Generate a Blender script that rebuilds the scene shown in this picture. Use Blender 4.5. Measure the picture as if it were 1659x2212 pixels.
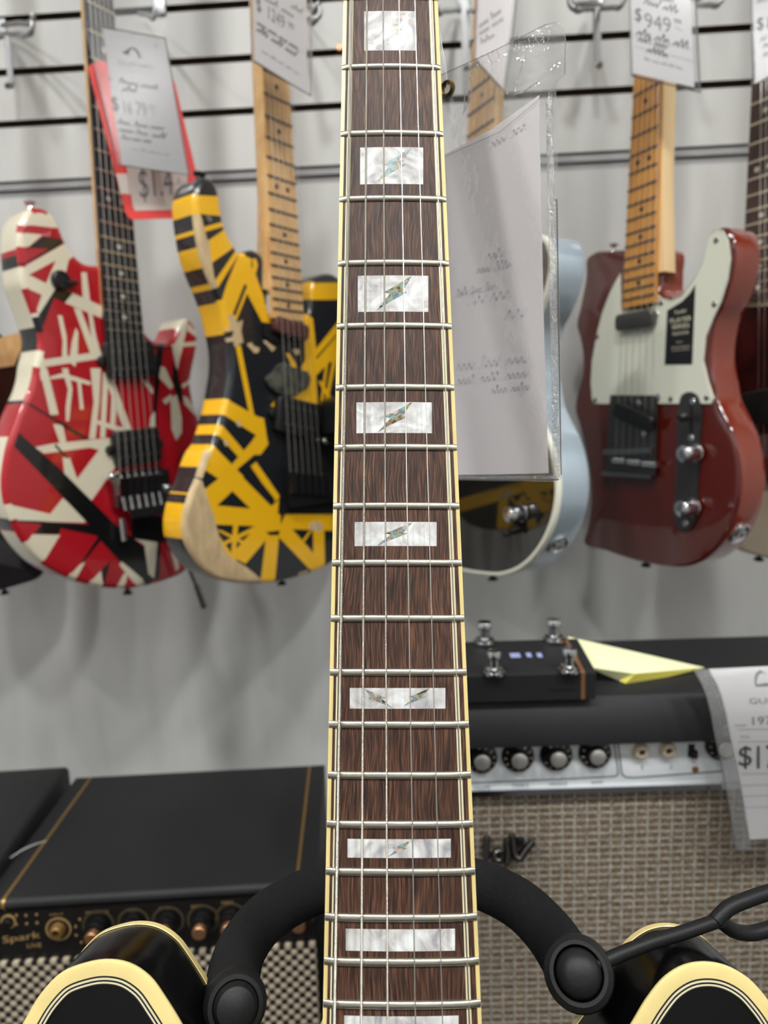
import bpy, bmesh, math, random
from mathutils import Vector, Matrix
from mathutils.geometry import delaunay_2d_cdt
random.seed(7)
for o in list(bpy.data.objects): bpy.data.objects.remove(o)
SC = bpy.context.scene
COL = SC.collection
R_ = math.radians

# ------------------------------------------------------------------ camera
F = 1500.0; CX = 829.5; CY = 1106.0
CAM = Vector((0, 0, 1.35))
CR = (Matrix.Rotation(R_(3.4), 3, 'Z') @ Matrix.Rotation(R_(90 - 7.8), 3, 'X') @ Matrix.Rotation(R_(-1.7), 3, 'Z'))
cd = bpy.data.cameras.new('camera'); cam = bpy.data.objects.new('camera', cd); COL.objects.link(cam)
cam.matrix_world = Matrix.Translation(CAM) @ CR.to_4x4()
cd.sensor_fit = 'VERTICAL'; cd.sensor_height = 24.0; cd.lens = F / 2212 * 24.0
cd.clip_start = 0.01; cd.clip_end = 50
cd.dof.use_dof = True; cd.dof.focus_distance = 0.275; cd.dof.aperture_fstop = cd.lens / 2.6
SC.camera = cam
SC.view_settings.view_transform = 'Standard'; SC.view_settings.look = 'None'
SC.view_settings.gamma = 1; SC.view_settings.use_curve_mapping = False
SC.view_settings.exposure = 0.0

# ------------------------------------------------------------------ world and lamps
w = bpy.data.worlds.new('world'); SC.world = w; w.use_nodes = True
w.node_tree.nodes['Background'].inputs[0].default_value = (1.0, 0.98, 0.95, 1)
w.node_tree.nodes['Background'].inputs[1].default_value = 0.06
LAMP = 8.0; SPOT = 195.0
SPOTS = [(-1.9, -0.5), (-0.95, -0.5), (-0.05, -0.5), (0.9, -0.5), (1.9, -0.5)]
LAMPS = [(-2.0, -2.3), (-0.68, -2.3), (0.68, -2.3), (2.0, -2.3)]

# ------------------------------------------------------------------ helpers
def ray(px, py):
    return CR @ Vector(((px - CX) / F, -(py - CY) / F, -1.0))
def onY(px, py, Y):
    d = ray(px, py); return CAM + d * ((Y - CAM.y) / d.y)
def camP(px, py, depth):
    return CAM + ray(px, py) * depth

class Frame:
    def __init__(s, M):
        s.M = M; s.I = M.inverted(); s.c = s.I @ CAM
    def hit(s, px, py, axis='z', v=0.0):
        d = s.I.to_3x3() @ ray(px, py); k = 'xyz'.index(axis)
        return s.c + d * ((v - s.c[k]) / d[k])
    def p2(s, px, py, z=0.0):
        h = s.hit(px, py, 'z', z); return (h.x, h.y)
    def poly(s, pts, z=0.0):
        return [s.p2(x, y, z) for x, y in pts]
    def L(s, world):
        return s.I @ world
    def proj(s, p):
        q = CR.inverted() @ (s.M @ Vector(p) - CAM); return (CX + F * q.x / -q.z, CY - F * q.y / -q.z)
BASE = Matrix(((1, 0, 0, 0), (0, 0, -1, 0), (0, 1, 0, 0), (0, 0, 0, 1)))
def wframe(px, py, Y, rot=0, lean=0, roll=0):
    return Frame(Matrix.Translation(onY(px, py, Y)) @ Matrix.Rotation(R_(rot), 4, 'Z') @ BASE @ Matrix.Rotation(R_(lean), 4, 'X') @ Matrix.Rotation(R_(roll), 4, 'Z'))

ZT = {'r1': (0, 420, 5.53), 'r2': (200, 620, 5.53), 'r3': (0, 800, 4.423), 'r4': (200, 900, 5.267),
      'y5': (360, 350, 5.53), 'y6': (440, 580, 5.53), 'y7': (370, 900, 4.484), 't1': (1200, 480, 3.614),
      't2': (1200, 840, 3.614), 'g3': (960, 980, 4.879), 'p4': (980, 1300, 4.484), 's5': (0, 1880, 3.95),
      'f6': (1000, 1560, 4.147), 'u1': (160, 0, 4.423), 'u7': (520, 0, 7.373), 'u8': (1200, 0, 3.614), 'n8': (1330, 1400, 4.809),
      'k8': (980, 1780, 2.443)}
def Z(k, *a):
    ox, oy, s = ZT[k]
    return [(ox + a[i] / s, oy + a[i + 1] / s) for i in range(0, len(a), 2)]

def tag(o, label=None, cat=None, group=None, kind=None):
    if label: o['label'] = label
    if cat: o['category'] = cat
    if group: o['group'] = group
    if kind: o['kind'] = kind
    return o
def thing(name, fr, label, cat, group=None):
    o = bpy.data.objects.new(name, None); COL.objects.link(o)
    o.matrix_world = fr.M; o.empty_display_size = 0.02
    return tag(o, label, cat, group)

class MB:
    def __init__(s): s.v = []; s.f = []; s.m = []
    def add(s, vs, fs, mi=0):
        n = len(s.v); s.v += [tuple(v) for v in vs]
        for i, f in enumerate(fs):
            s.f.append(tuple(n + k for k in f)); s.m.append(mi[i] if isinstance(mi, list) else mi)
        return s
    def box(s, x0, x1, y0, y1, z0, z1, mi=0, M=None):
        vs = [Vector((x, y, z)) for x in (x0, x1) for y in (y0, y1) for z in (z0, z1)]
        if M: vs = [M @ v for v in vs]
        return s.add(vs, [(0, 1, 3, 2), (4, 6, 7, 5), (0, 4, 5, 1), (2, 3, 7, 6), (0, 2, 6, 4), (1, 5, 7, 3)], mi)
    def rbox(s, x0, x1, y0, y1, z0, z1, r=0.003, mi=0, seg=3):
        # box with rounded vertical outline in xy and chamfered z edges
        loop = []
        for cx, cy, a0 in ((x1 - r, y1 - r, 0), (x0 + r, y1 - r, 90), (x0 + r, y0 + r, 180), (x1 - r, y0 + r, 270)):
            for k in range(seg + 1):
                a = R_(a0 + 90 * k / seg); loop.append((cx + r * math.cos(a), cy + r * math.sin(a)))
        return s.pillow(loop, z0, z1, r, mi)
    def pillow(s, loop, z0, z1, r, mi=0, seg=3):
        loop = ccw(loop); n = len(loop); vs = []; fs = []
        rr = min(r, (z1 - z0) / 2)
        rings = [(rr * (1 - math.sin(R_(90 * k / seg))), z0 + rr * (1 - math.cos(R_(90 * k / seg)))) for k in range(seg + 1)]
        rings += [(rr * (1 - math.cos(R_(90 * k / seg))), z1 - rr * (1 - math.sin(R_(90 * k / seg)))) for k in range(seg + 1)]
        nr = normals2(loop)
        for d, z in rings:
            for (x, y), (nx, ny) in zip(loop, nr): vs.append((x - nx * d, y - ny * d, z))
        m = len(rings)
        for j in range(m - 1):
            for i in range(n):
                fs.append((j * n + i, j * n + (i + 1) % n, (j + 1) * n + (i + 1) % n, (j + 1) * n + i))
        fs.append(tuple(reversed(range(n)))); fs.append(tuple(range((m - 1) * n, m * n)))
        return s.add(vs, fs, mi)
    def prism(s, loop, z0, z1, mi=0):
        loop = ccw(loop); n = len(loop)
        vs = [(x, y, z0) for x, y in loop] + [(x, y, z1) for x, y in loop]
        fs = [(i, (i + 1) % n, n + (i + 1) % n, n + i) for i in range(n)] + [tuple(reversed(range(n))), tuple(range(n, 2 * n))]
        return s.add(vs, fs, mi)
    def tube(s, pts, r, seg=10, mi=0, close=False, cap=True):
        pts = [Vector(p) for p in pts]; n = len(pts); rs = r if isinstance(r, (list, tuple)) else [r] * n
        vs = []; up = None
        for i, p in enumerate(pts):
            if close: t = pts[(i + 1) % n] - pts[i - 1]
            else: t = pts[min(i + 1, n - 1)] - pts[max(i - 1, 0)]
            t.normalize()
            if up is None:
                up = t.orthogonal().normalized()
            up = (up - t * up.dot(t)).normalized(); b = t.cross(up)
            for k in range(seg):
                a = 2 * math.pi * k / seg; vs.append(p + (up * math.cos(a) + b * math.sin(a)) * rs[i])
        fs = []
        for i in range(n if close else n - 1):
            j = (i + 1) % n
            for k in range(seg): fs.append((i * seg + k, i * seg + (k + 1) % seg, j * seg + (k + 1) % seg, j * seg + k))
        if cap and not close:
            fs.append(tuple(reversed(range(seg)))); fs.append(tuple(range((n - 1) * seg, n * seg)))
        return s.add(vs, fs, mi)
    def lathe(s, prof, M=None, seg=24, mi=0, cap=True):
        # prof: (radius, height) along local z
        vs = []; fs = []; n = len(prof); mis = []
        for r, z in prof:
            for k in range(seg):
                a = 2 * math.pi * k / seg; v = Vector((r * math.cos(a), r * math.sin(a), z)); vs.append(M @ v if M else v)
        for i in range(n - 1):
            for k in range(seg):
                fs.append((i * seg + k, i * seg + (k + 1) % seg, (i + 1) * seg + (k + 1) % seg, (i + 1) * seg + k)); mis.append(mi[i] if isinstance(mi, list) else mi)
        if cap:
            fs.append(tuple(reversed(range(seg)))); mis.append(mis[0]); fs.append(tuple(range((n - 1) * seg, n * seg))); mis.append(mis[-2])
        return s.add(vs, fs, mis)
    def build(s, name, mats, parent=None, label=None, smooth=35, kind=None, weld=False):
        me = bpy.data.meshes.new(name); me.from_pydata(s.v, [], s.f)
        mats = mats if isinstance(mats, (list, tuple)) else [mats]
        for m in mats: me.materials.append(m)
        for p, i in zip(me.polygons, s.m): p.material_index = i
        bm = bmesh.new(); bm.from_mesh(me)
        if weld: bmesh.ops.remove_doubles(bm, verts=bm.verts, dist=2e-6)
        if smooth:
            ca = math.cos(R_(smooth))
            for f in bm.faces: f.smooth = True
            for e in bm.edges:
                if len(e.link_faces) == 2 and e.link_faces[0].normal.dot(e.link_faces[1].normal) < ca: e.smooth = False
                if len(e.link_faces) == 2 and e.link_faces[0].material_index != e.link_faces[1].material_index and 0: e.smooth = False
        bm.to_mesh(me); bm.free(); me.update()
        o = bpy.data.objects.new(name, me); COL.objects.link(o)
        if parent: o.parent = parent
        if label: o['label'] = label
        if kind: o['kind'] = kind
        return o

def ccw(l):
    a = sum(l[i - 1][0] * l[i][1] - l[i][0] * l[i - 1][1] for i in range(len(l)))
    return list(l) if a > 0 else list(reversed(l))
def normals2(l):
    n = len(l); out = []
    for i in range(n):
        ax, ay = l[i][0] - l[i - 1][0], l[i][1] - l[i - 1][1]; bx, by = l[(i + 1) % n][0] - l[i][0], l[(i + 1) % n][1] - l[i][1]
        la = math.hypot(ax, ay) or 1e-9; lb = math.hypot(bx, by) or 1e-9
        x, y = ay / la + by / lb, -ax / la - bx / lb; L = math.hypot(x, y) or 1e-9
        out.append((x / L, y / L))
    return out
def spline(l, step=0.0015, closed=True):
    n = len(l); out = []
    rng = range(n) if closed else range(n - 1)
    for i in rng:
        g = (lambda k: Vector(l[k % n])) if closed else (lambda k: Vector(l[max(0, min(n - 1, k))]))
        p0, p1, p2, p3 = g(i - 1), g(i), g(i + 1), g(i + 2)
        # centripetal-ish tangents
        d1 = max((p1 - p0).length, 1e-6); d2 = max((p2 - p1).length, 1e-6); d3 = max((p3 - p2).length, 1e-6)
        m1 = ((p1 - p0) / d1 * d2 + (p2 - p1) / d2 * d1) / (d1 + d2) * d2 if d1 + d2 > 0 else p2 - p1
        m2 = ((p2 - p1) / d2 * d3 + (p3 - p2) / d3 * d2) / (d2 + d3) * d2
        k = max(1, int(d2 / step))
        for j in range(k):
            t = j / k; t2 = t * t; t3 = t2 * t
            out.append(tuple(p1 * (2 * t3 - 3 * t2 + 1) + m1 * (t3 - 2 * t2 + t) + p2 * (-2 * t3 + 3 * t2) + m2 * (t3 - t2)))
    if not closed: out.append(tuple(l[-1]))
    return out
def inside(p, poly):
    x, y = p; c = False; j = len(poly) - 1
    for i in range(len(poly)):
        xi, yi = poly[i][0], poly[i][1]; xj, yj = poly[j][0], poly[j][1]
        if (yi > y) != (yj > y) and x < (xj - xi) * (y - yi) / (yj - yi) + xi: c = not c
        j = i
    return c
def offset(loop, d, n=None):
    n = n or normals2(loop); return [(x - a * d, y - b * d) for (x, y), (a, b) in zip(loop, n)]
def offset_smooth(loop, d, step=0.002):
    cur = list(loop); k = max(1, int(math.ceil(d / step)))
    for _ in range(k):
        cur = offset(cur, d / k)
        cur = [tuple((Vector(cur[i - 1]) + Vector(cur[i]) * 2 + Vector(cur[(i + 1) % len(cur)])) / 4) for i in range(len(cur))]
    return cur

def body_mesh(loop, T, r, paints=None, sidepaints=None, nsteps=4, z=0.0, face_mi=0, side_mi=0):
    """solid guitar body: loop is the edge of the front face; paints are (polygon, slot) laid in order"""
    loop = ccw(loop); n = len(loop); mb = MB(); nr = normals2(loop)
    paints = paints or []; sidepaints = paints if sidepaints is None else sidepaints
    bbs = [(min(q[0] for q in p), max(q[0] for q in p), min(q[1] for q in p), max(q[1] for q in p)) for p, _ in paints]
    def look(x, y, ps, base, bb=None):
        m = base
        for i, (p, s) in enumerate(ps):
            if inside((x, y), p): m = s
        return m
    rings = [(r * (1 - math.cos(R_(90 * k / nsteps))), -r * (1 - math.sin(R_(90 * k / nsteps)))) for k in range(nsteps, -1, -1)]
    # top inner ring first (d=r, z=0) ... outer (d=0, z=-r) then the side and the back
    rings += [(0, -r - (T - 2 * r) * k / 3) for k in (1, 2, 3)]
    rings += [(r * (1 - math.cos(R_(90 * k / nsteps))), -T + r * (1 - math.sin(R_(90 * k / nsteps)))) for k in range(1, nsteps + 1)]
    vs = []
    for d, zz in rings:
        for (x, y), (a, b) in zip(loop, nr): vs.append((x - a * d, y - b * d, z + zz))
    fs = []; mis = []; top = []
    for i in range(n):
        x = (loop[i][0] + loop[(i + 1) % n][0]) / 2; y = (loop[i][1] + loop[(i + 1) % n][1]) / 2
        top.append((look(x - nr[i][0] * r * .6, y - nr[i][1] * r * .6, paints, face_mi), look(x - nr[i][0] * r * .5, y - nr[i][1] * r * .5, sidepaints, side_mi)))
    for j in range(len(rings) - 1):
        for i in range(n):
            fs.append((j * n + i, (j + 1) * n + i, (j + 1) * n + (i + 1) % n, j * n + (i + 1) % n)); mis.append(top[i][0] if j < nsteps else top[i][1])
    fs.append(tuple(reversed(range((len(rings) - 1) * n, len(rings) * n)))); mis.append(side_mi)
    mb.add(vs, fs, mis)
    inner = [(x - a * r, y - b * r) for (x, y), (a, b) in zip(loop, nr)]
    if not paints:
        mb.add([(x, y, z) for x, y in inner], [tuple(range(n))], face_mi); return mb
    V = [Vector(p) for p in inner]; E = [(i, (i + 1) % n) for i in range(n)]
    for p, _ in paints:
        k = len(V); V += [Vector(q[:2]) for q in p]; m = len(p); E += [(k + i, k + (i + 1) % m) for i in range(m)]
    ov, oe, of, _, _, _ = delaunay_2d_cdt(V, E, [], 0, 1e-6)
    keep = []; mis = []
    for f in of:
        cx = sum(ov[k].x for k in f) / 3; cy = sum(ov[k].y for k in f) / 3
        if inside((cx, cy), inner):
            keep.append(tuple(f)); mis.append(look(cx, cy, paints, face_mi))
    mb.add([(v.x, v.y, z) for v in ov], keep, mis)
    return mb

def ring_band(loop, d0, d1, z, mi=0, mb=None, thick=0.0):
    mb = mb or MB(); a = offset_smooth(loop, d0) if d0 else loop; b = offset_smooth(loop, d1); n = len(loop)
    vs = [(x, y, z) for x, y in a] + [(x, y, z) for x, y in b]
    fs = [(i, (i + 1) % n, n + (i + 1) % n, n + i) for i in range(n)]
    return mb.add(vs, fs, mi)

# ------------------------------------------------------------------ text
_tc = {}
def glyphs(txt):
    if txt not in _tc:
        c = bpy.data.curves.new('t', 'FONT'); c.body = txt; c.size = 1; c.resolution_u = 3
        o = bpy.data.objects.new('t', c); COL.objects.link(o); bpy.context.view_layer.update()
        me = bpy.data.meshes.new_from_object(o.evaluated_get(bpy.context.evaluated_depsgraph_get()))
        vs = [tuple(v.co[:2]) for v in me.vertices]; fs = [tuple(p.vertices) for p in me.polygons]
        bpy.data.objects.remove(o); bpy.data.curves.remove(c); bpy.data.meshes.remove(me)
        x0 = min(v[0] for v in vs); x1 = max(v[0] for v in vs); y0 = min(v[1] for v in vs); y1 = max(v[1] for v in vs)
        _tc[txt] = ([((v[0] - x0) / (x1 - x0), (v[1] - y0) / (y1 - y0)) for v in vs], fs)
    return _tc[txt]
def put_text(mb, txt, fr, A, B, U, z=0.0, mi=0):
    """letters fill the parallelogram A (lower left) B (lower right) U (upper left), photo points on the surface"""
    vs, fs = glyphs(txt); a, b, u = (Vector(fr.hit(*p, 'z', z)) for p in (A, B, U))
    return mb.add([a + (b - a) * x + (u - a) * y for x, y in vs], fs, mi)
def text_local(mb, txt, a, b, u, mi=0):
    vs, fs = glyphs(txt); a, b, u = Vector(a), Vector(b), Vector(u)
    return mb.add([a + (b - a) * x + (u - a) * y for x, y in vs], fs, mi)
def scribble(mb, fr, A, B, h, z, wd=0.0006, mi=0, seed=0, words=3):
    rnd = random.Random(seed); a = Vector(fr.hit(*A, 'z', z)); b = Vector(fr.hit(*B, 'z', z))
    t = (b - a); L = t.length; t.normalize(); up = Vector((-t.y, t.x, 0))
    if up.y < 0: up = -up
    x = 0.0; seg = L / words
    for k in range(words):
        x0 = k * seg; x1 = x0 + seg * rnd.uniform(.72, .86); n = int((x1 - x0) / (h * .42)) + 3; pts = []
        for i in range(n):
            amp = (h * .5 if rnd.random() < .75 else h * rnd.choice((.95, 1.1))) * (1 if i % 2 else 0.05)
            pts.append(a + t * (x0 + (x1 - x0) * i / (n - 1) + amp * .18) + up * amp)
        for p, q in zip(pts, pts[1:]):
            d = (q - p).normalized(); s = Vector((-d.y, d.x, 0)) * wd / 2; e = d * wd * .3
            mb.add([p - s - e, q - s + e, q + s + e, p + s - e], [(0, 1, 2, 3)], mi)
    return mb
def rule(mb, fr, A, B, z, wd=0.0003, mi=0):
    a = Vector(fr.hit(*A, 'z', z)); b = Vector(fr.hit(*B, 'z', z)); d = (b - a).normalized(); s = Vector((-d.y, d.x, 0)) * wd / 2
    return mb.add([a - s, b - s, b + s, a + s], [(0, 1, 2, 3)], mi)

# ------------------------------------------------------------------ materials
def srgb(r, g, b):
    f = lambda c: (c / 255) / 12.92 if c / 255 < .04045 else ((c / 255 + .055) / 1.055) ** 2.4
    return (f(r), f(g), f(b), 1)
def mat(name, rgb, rough=.5, metal=0.0, coat=0.0, spec=.5, bump=0.0, bscale=200, bstretch=(1, 1, 1), var=0.0, vscale=30, vstretch=(1, 1, 1), vrgb=None, coatrough=.03, detail=4):
    m = bpy.data.materials.new(name); m.use_nodes = True; nt = m.node_tree; N = nt.nodes; K = nt.links
    b = N['Principled BSDF']; b.inputs['Base Color'].default_value = srgb(*rgb); b.inputs['Roughness'].default_value = rough
    b.inputs['Metallic'].default_value = metal; b.inputs['Coat Weight'].default_value = coat; b.inputs['Coat Roughness'].default_value = coatrough
    b.inputs['Specular IOR Level'].default_value = spec
    def noise(scale, st, det):
        tc = N.new('ShaderNodeTexCoord'); mp = N.new('ShaderNodeMapping'); mp.inputs['Scale'].default_value = st
        n = N.new('ShaderNodeTexNoise'); n.inputs['Scale'].default_value = scale; n.inputs['Detail'].default_value = det
        K.new(tc.outputs['Object'], mp.inputs[0]); K.new(mp.outputs[0], n.inputs[0]); return n
    if var or vrgb:
        n = noise(vscale, vstretch, detail); r = N.new('ShaderNodeValToRGB'); K.new(n.outputs[0], r.inputs[0])
        c2 = vrgb if vrgb else tuple(max(0, c * (1 - var)) for c in rgb)
        r.color_ramp.elements[0].position = .35; r.color_ramp.elements[1].position = .65
        r.color_ramp.elements[0].color = srgb(*c2); r.color_ramp.elements[1].color = srgb(*rgb)
        K.new(r.outputs[0], b.inputs['Base Color'])
    if bump:
        n = noise(bscale, bstretch, 3); bp = N.new('ShaderNodeBump'); bp.inputs['Strength'].default_value = bump; bp.inputs['Distance'].default_value = .001
        K.new(n.outputs[0], bp.inputs['Height']); K.new(bp.outputs[0], b.inputs['Normal'])
    return m
def emis(name, rgb, s):
    m = bpy.data.materials.new(name); m.use_nodes = True; b = m.node_tree.nodes['Principled BSDF']
    b.inputs['Base Color'].default_value = (0, 0, 0, 1); b.inputs['Emission Color'].default_value = srgb(*rgb); b.inputs['Emission Strength'].default_value = s
    return m
def vinyl(name, tint=(240, 240, 240), base=.06, rough=.08, bump=.25, bscale=90, haze=0.0):
    m = bpy.data.materials.new(name); m.use_nodes = True; nt = m.node_tree; N = nt.nodes; K = nt.links
    N.remove(N['Principled BSDF']); out = N['Material Output']
    tr = N.new('ShaderNodeBsdfTransparent'); tr.inputs[0].default_value = srgb(*tint)
    gl = N.new('ShaderNodeBsdfGlossy'); gl.inputs['Roughness'].default_value = rough; gl.inputs[0].default_value = (1, 1, 1, 1)
    lw = N.new('ShaderNodeFresnel'); ge = N.new('ShaderNodeNewGeometry'); mr_ = N.new('ShaderNodeMapRange'); mr_.inputs[3].default_value = 1.45; mr_.inputs[4].default_value = 1 / 1.45; K.new(ge.outputs['Backfacing'], mr_.inputs[0]); K.new(mr_.outputs[0], lw.inputs[0])
    ad = N.new('ShaderNodeMath'); ad.operation = 'ADD'; ad.inputs[1].default_value = base; ad.use_clamp = True
    mx = N.new('ShaderNodeMixShader'); K.new(lw.outputs[0], ad.inputs[0]); K.new(ad.outputs[0], mx.inputs[0]); K.new(gl.outputs[0], mx.inputs[2])
    if haze:
        df = N.new('ShaderNodeBsdfDiffuse'); df.inputs[0].default_value = (.75, .75, .75, 1); m2 = N.new('ShaderNodeMixShader'); m2.inputs[0].default_value = haze
        K.new(tr.outputs[0], m2.inputs[1]); K.new(df.outputs[0], m2.inputs[2]); K.new(m2.outputs[0], mx.inputs[1])
    else: K.new(tr.outputs[0], mx.inputs[1])
    tc = N.new('ShaderNodeTexCoord'); n = N.new('ShaderNodeTexNoise'); n.inputs['Scale'].default_value = bscale; n.inputs['Detail'].default_value = 3
    bp = N.new('ShaderNodeBump'); bp.inputs['Strength'].default_value = bump; bp.inputs['Distance'].default_value = .002
    K.new(tc.outputs['Object'], n.inputs[0]); K.new(n.outputs[0], bp.inputs['Height']); K.new(bp.outputs[0], gl.inputs['Normal']); K.new(bp.outputs[0], lw.inputs['Normal'])
    K.new(mx.outputs[0], out.inputs[0]); return m

def rosewood(name, dark=(26, 16, 13), mid=(70, 46, 36), light=(124, 84, 60)):
    m = bpy.data.materials.new(name); m.use_nodes = True; nt = m.node_tree; N = nt.nodes; K = nt.links; b = N['Principled BSDF']
    tc = N.new('ShaderNodeTexCoord'); mp = N.new('ShaderNodeMapping'); mp.inputs['Scale'].default_value = (1900, 70, 200); mp.inputs['Rotation'].default_value = (0, 0, R_(-7))
    n0 = N.new('ShaderNodeTexNoise'); n0.inputs['Scale'].default_value = 30; n0.inputs['Detail'].default_value = 2
    K.new(tc.outputs['Object'], n0.inputs[0])
    va = N.new('ShaderNodeVectorMath'); va.operation = 'MULTIPLY_ADD'; va.inputs[1].default_value = (.006, .006, 0); K.new(n0.outputs['Color'], va.inputs[0]); K.new(tc.outputs['Object'], va.inputs[2])
    K.new(va.outputs[0], mp.inputs[0])
    n = N.new('ShaderNodeTexNoise'); n.inputs['Scale'].default_value = 1; n.inputs['Detail'].default_value = 3; n.inputs['Roughness'].default_value = .6
    K.new(mp.outputs[0], n.inputs[0]); r = N.new('ShaderNodeValToRGB'); K.new(n.outputs[0], r.inputs[0]); e = r.color_ramp.elements
    e[0].position = .33; e[0].color = srgb(*dark); e[1].position = .72; e[1].color = srgb(*light); k = e.new(.5); k.color = srgb(*mid)
    n2 = N.new('ShaderNodeTexNoise'); n2.inputs['Scale'].default_value = 14; K.new(tc.outputs['Object'], n2.inputs[0])
    mx = N.new('ShaderNodeMix'); mx.data_type = 'RGBA'; mx.blend_type = 'MULTIPLY'; mx.inputs[0].default_value = .5
    r2 = N.new('ShaderNodeValToRGB'); r2.color_ramp.elements[0].position = .35; r2.color_ramp.elements[0].color = (.45, .42, .42, 1); r2.color_ramp.elements[1].position = .62; r2.color_ramp.elements[1].color = (1, 1, 1, 1)
    K.new(n2.outputs[0], r2.inputs[0]); K.new(r.outputs[0], mx.inputs[6]); K.new(r2.outputs[0], mx.inputs[7]); K.new(mx.outputs[2], b.inputs['Base Color'])
    bp = N.new('ShaderNodeBump'); bp.inputs['Strength'].default_value = .25; bp.inputs['Distance'].default_value = .0003; K.new(n.outputs[0], bp.inputs['Height']); K.new(bp.outputs[0], b.inputs['Normal'])
    b.inputs['Roughness'].default_value = .55; b.inputs['Specular IOR Level'].default_value = .35; return m
def pearl(name):
    m = bpy.data.materials.new(name); m.use_nodes = True; nt = m.node_tree; N = nt.nodes; K = nt.links; b = N['Principled BSDF']
    tc = N.new('ShaderNodeTexCoord'); n = N.new('ShaderNodeTexNoise'); n.inputs['Scale'].default_value = 70; n.inputs['Detail'].default_value = 3; n.inputs['Distortion'].default_value = 2.0
    K.new(tc.outputs['Object'], n.inputs[0]); r = N.new('ShaderNodeValToRGB'); K.new(n.outputs[0], r.inputs[0]); e = r.color_ramp.elements
    e[0].position = .3; e[0].color = srgb(150, 150, 156); e[1].position = .66; e[1].color = srgb(220, 222, 222); k = e.new(.45); k.color = srgb(190, 186, 184)
    K.new(r.outputs[0], b.inputs['Base Color']); b.inputs['Roughness'].default_value = .42; b.inputs['Coat Weight'].default_value = 0; b.inputs['Specular IOR Level'].default_value = .2
    n2 = N.new('ShaderNodeTexNoise'); n2.inputs['Scale'].default_value = 50; K.new(tc.outputs['Object'], n2.inputs[0])
    bp = N.new('ShaderNodeBump'); bp.inputs['Strength'].default_value = .5; bp.inputs['Distance'].default_value = .003; K.new(n2.outputs[0], bp.inputs['Height']); K.new(bp.outputs[0], b.inputs['Normal'])
    return m
def abalone(name):
    m = bpy.data.materials.new(name); m.use_nodes = True; nt = m.node_tree; N = nt.nodes; K = nt.links; b = N['Principled BSDF']
    tc = N.new('ShaderNodeTexCoord'); n0 = N.new('ShaderNodeTexNoise'); n0.inputs['Scale'].default_value = 260; n0.inputs['Detail'].default_value = 2; K.new(tc.outputs['Object'], n0.inputs[0])
    r = N.new('ShaderNodeValToRGB'); K.new(n0.outputs[0], r.inputs[0]); e = r.color_ramp.elements
    e[0].position = .3; e[0].color = srgb(52, 38, 32); e[1].position = .75; e[1].color = srgb(205, 190, 170)
    for p, c in ((.4, (150, 132, 104)), (.47, (134, 168, 140)), (.50, (92, 140, 176)), (.54, (120, 100, 76)), (.62, (176, 158, 150))):
        k = e.new(p); k.color = srgb(*c)
    K.new(r.outputs[0], b.inputs['Base Color']); b.inputs['Roughness'].default_value = .2; b.inputs['Coat Weight'].default_value = .5; return m
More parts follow.
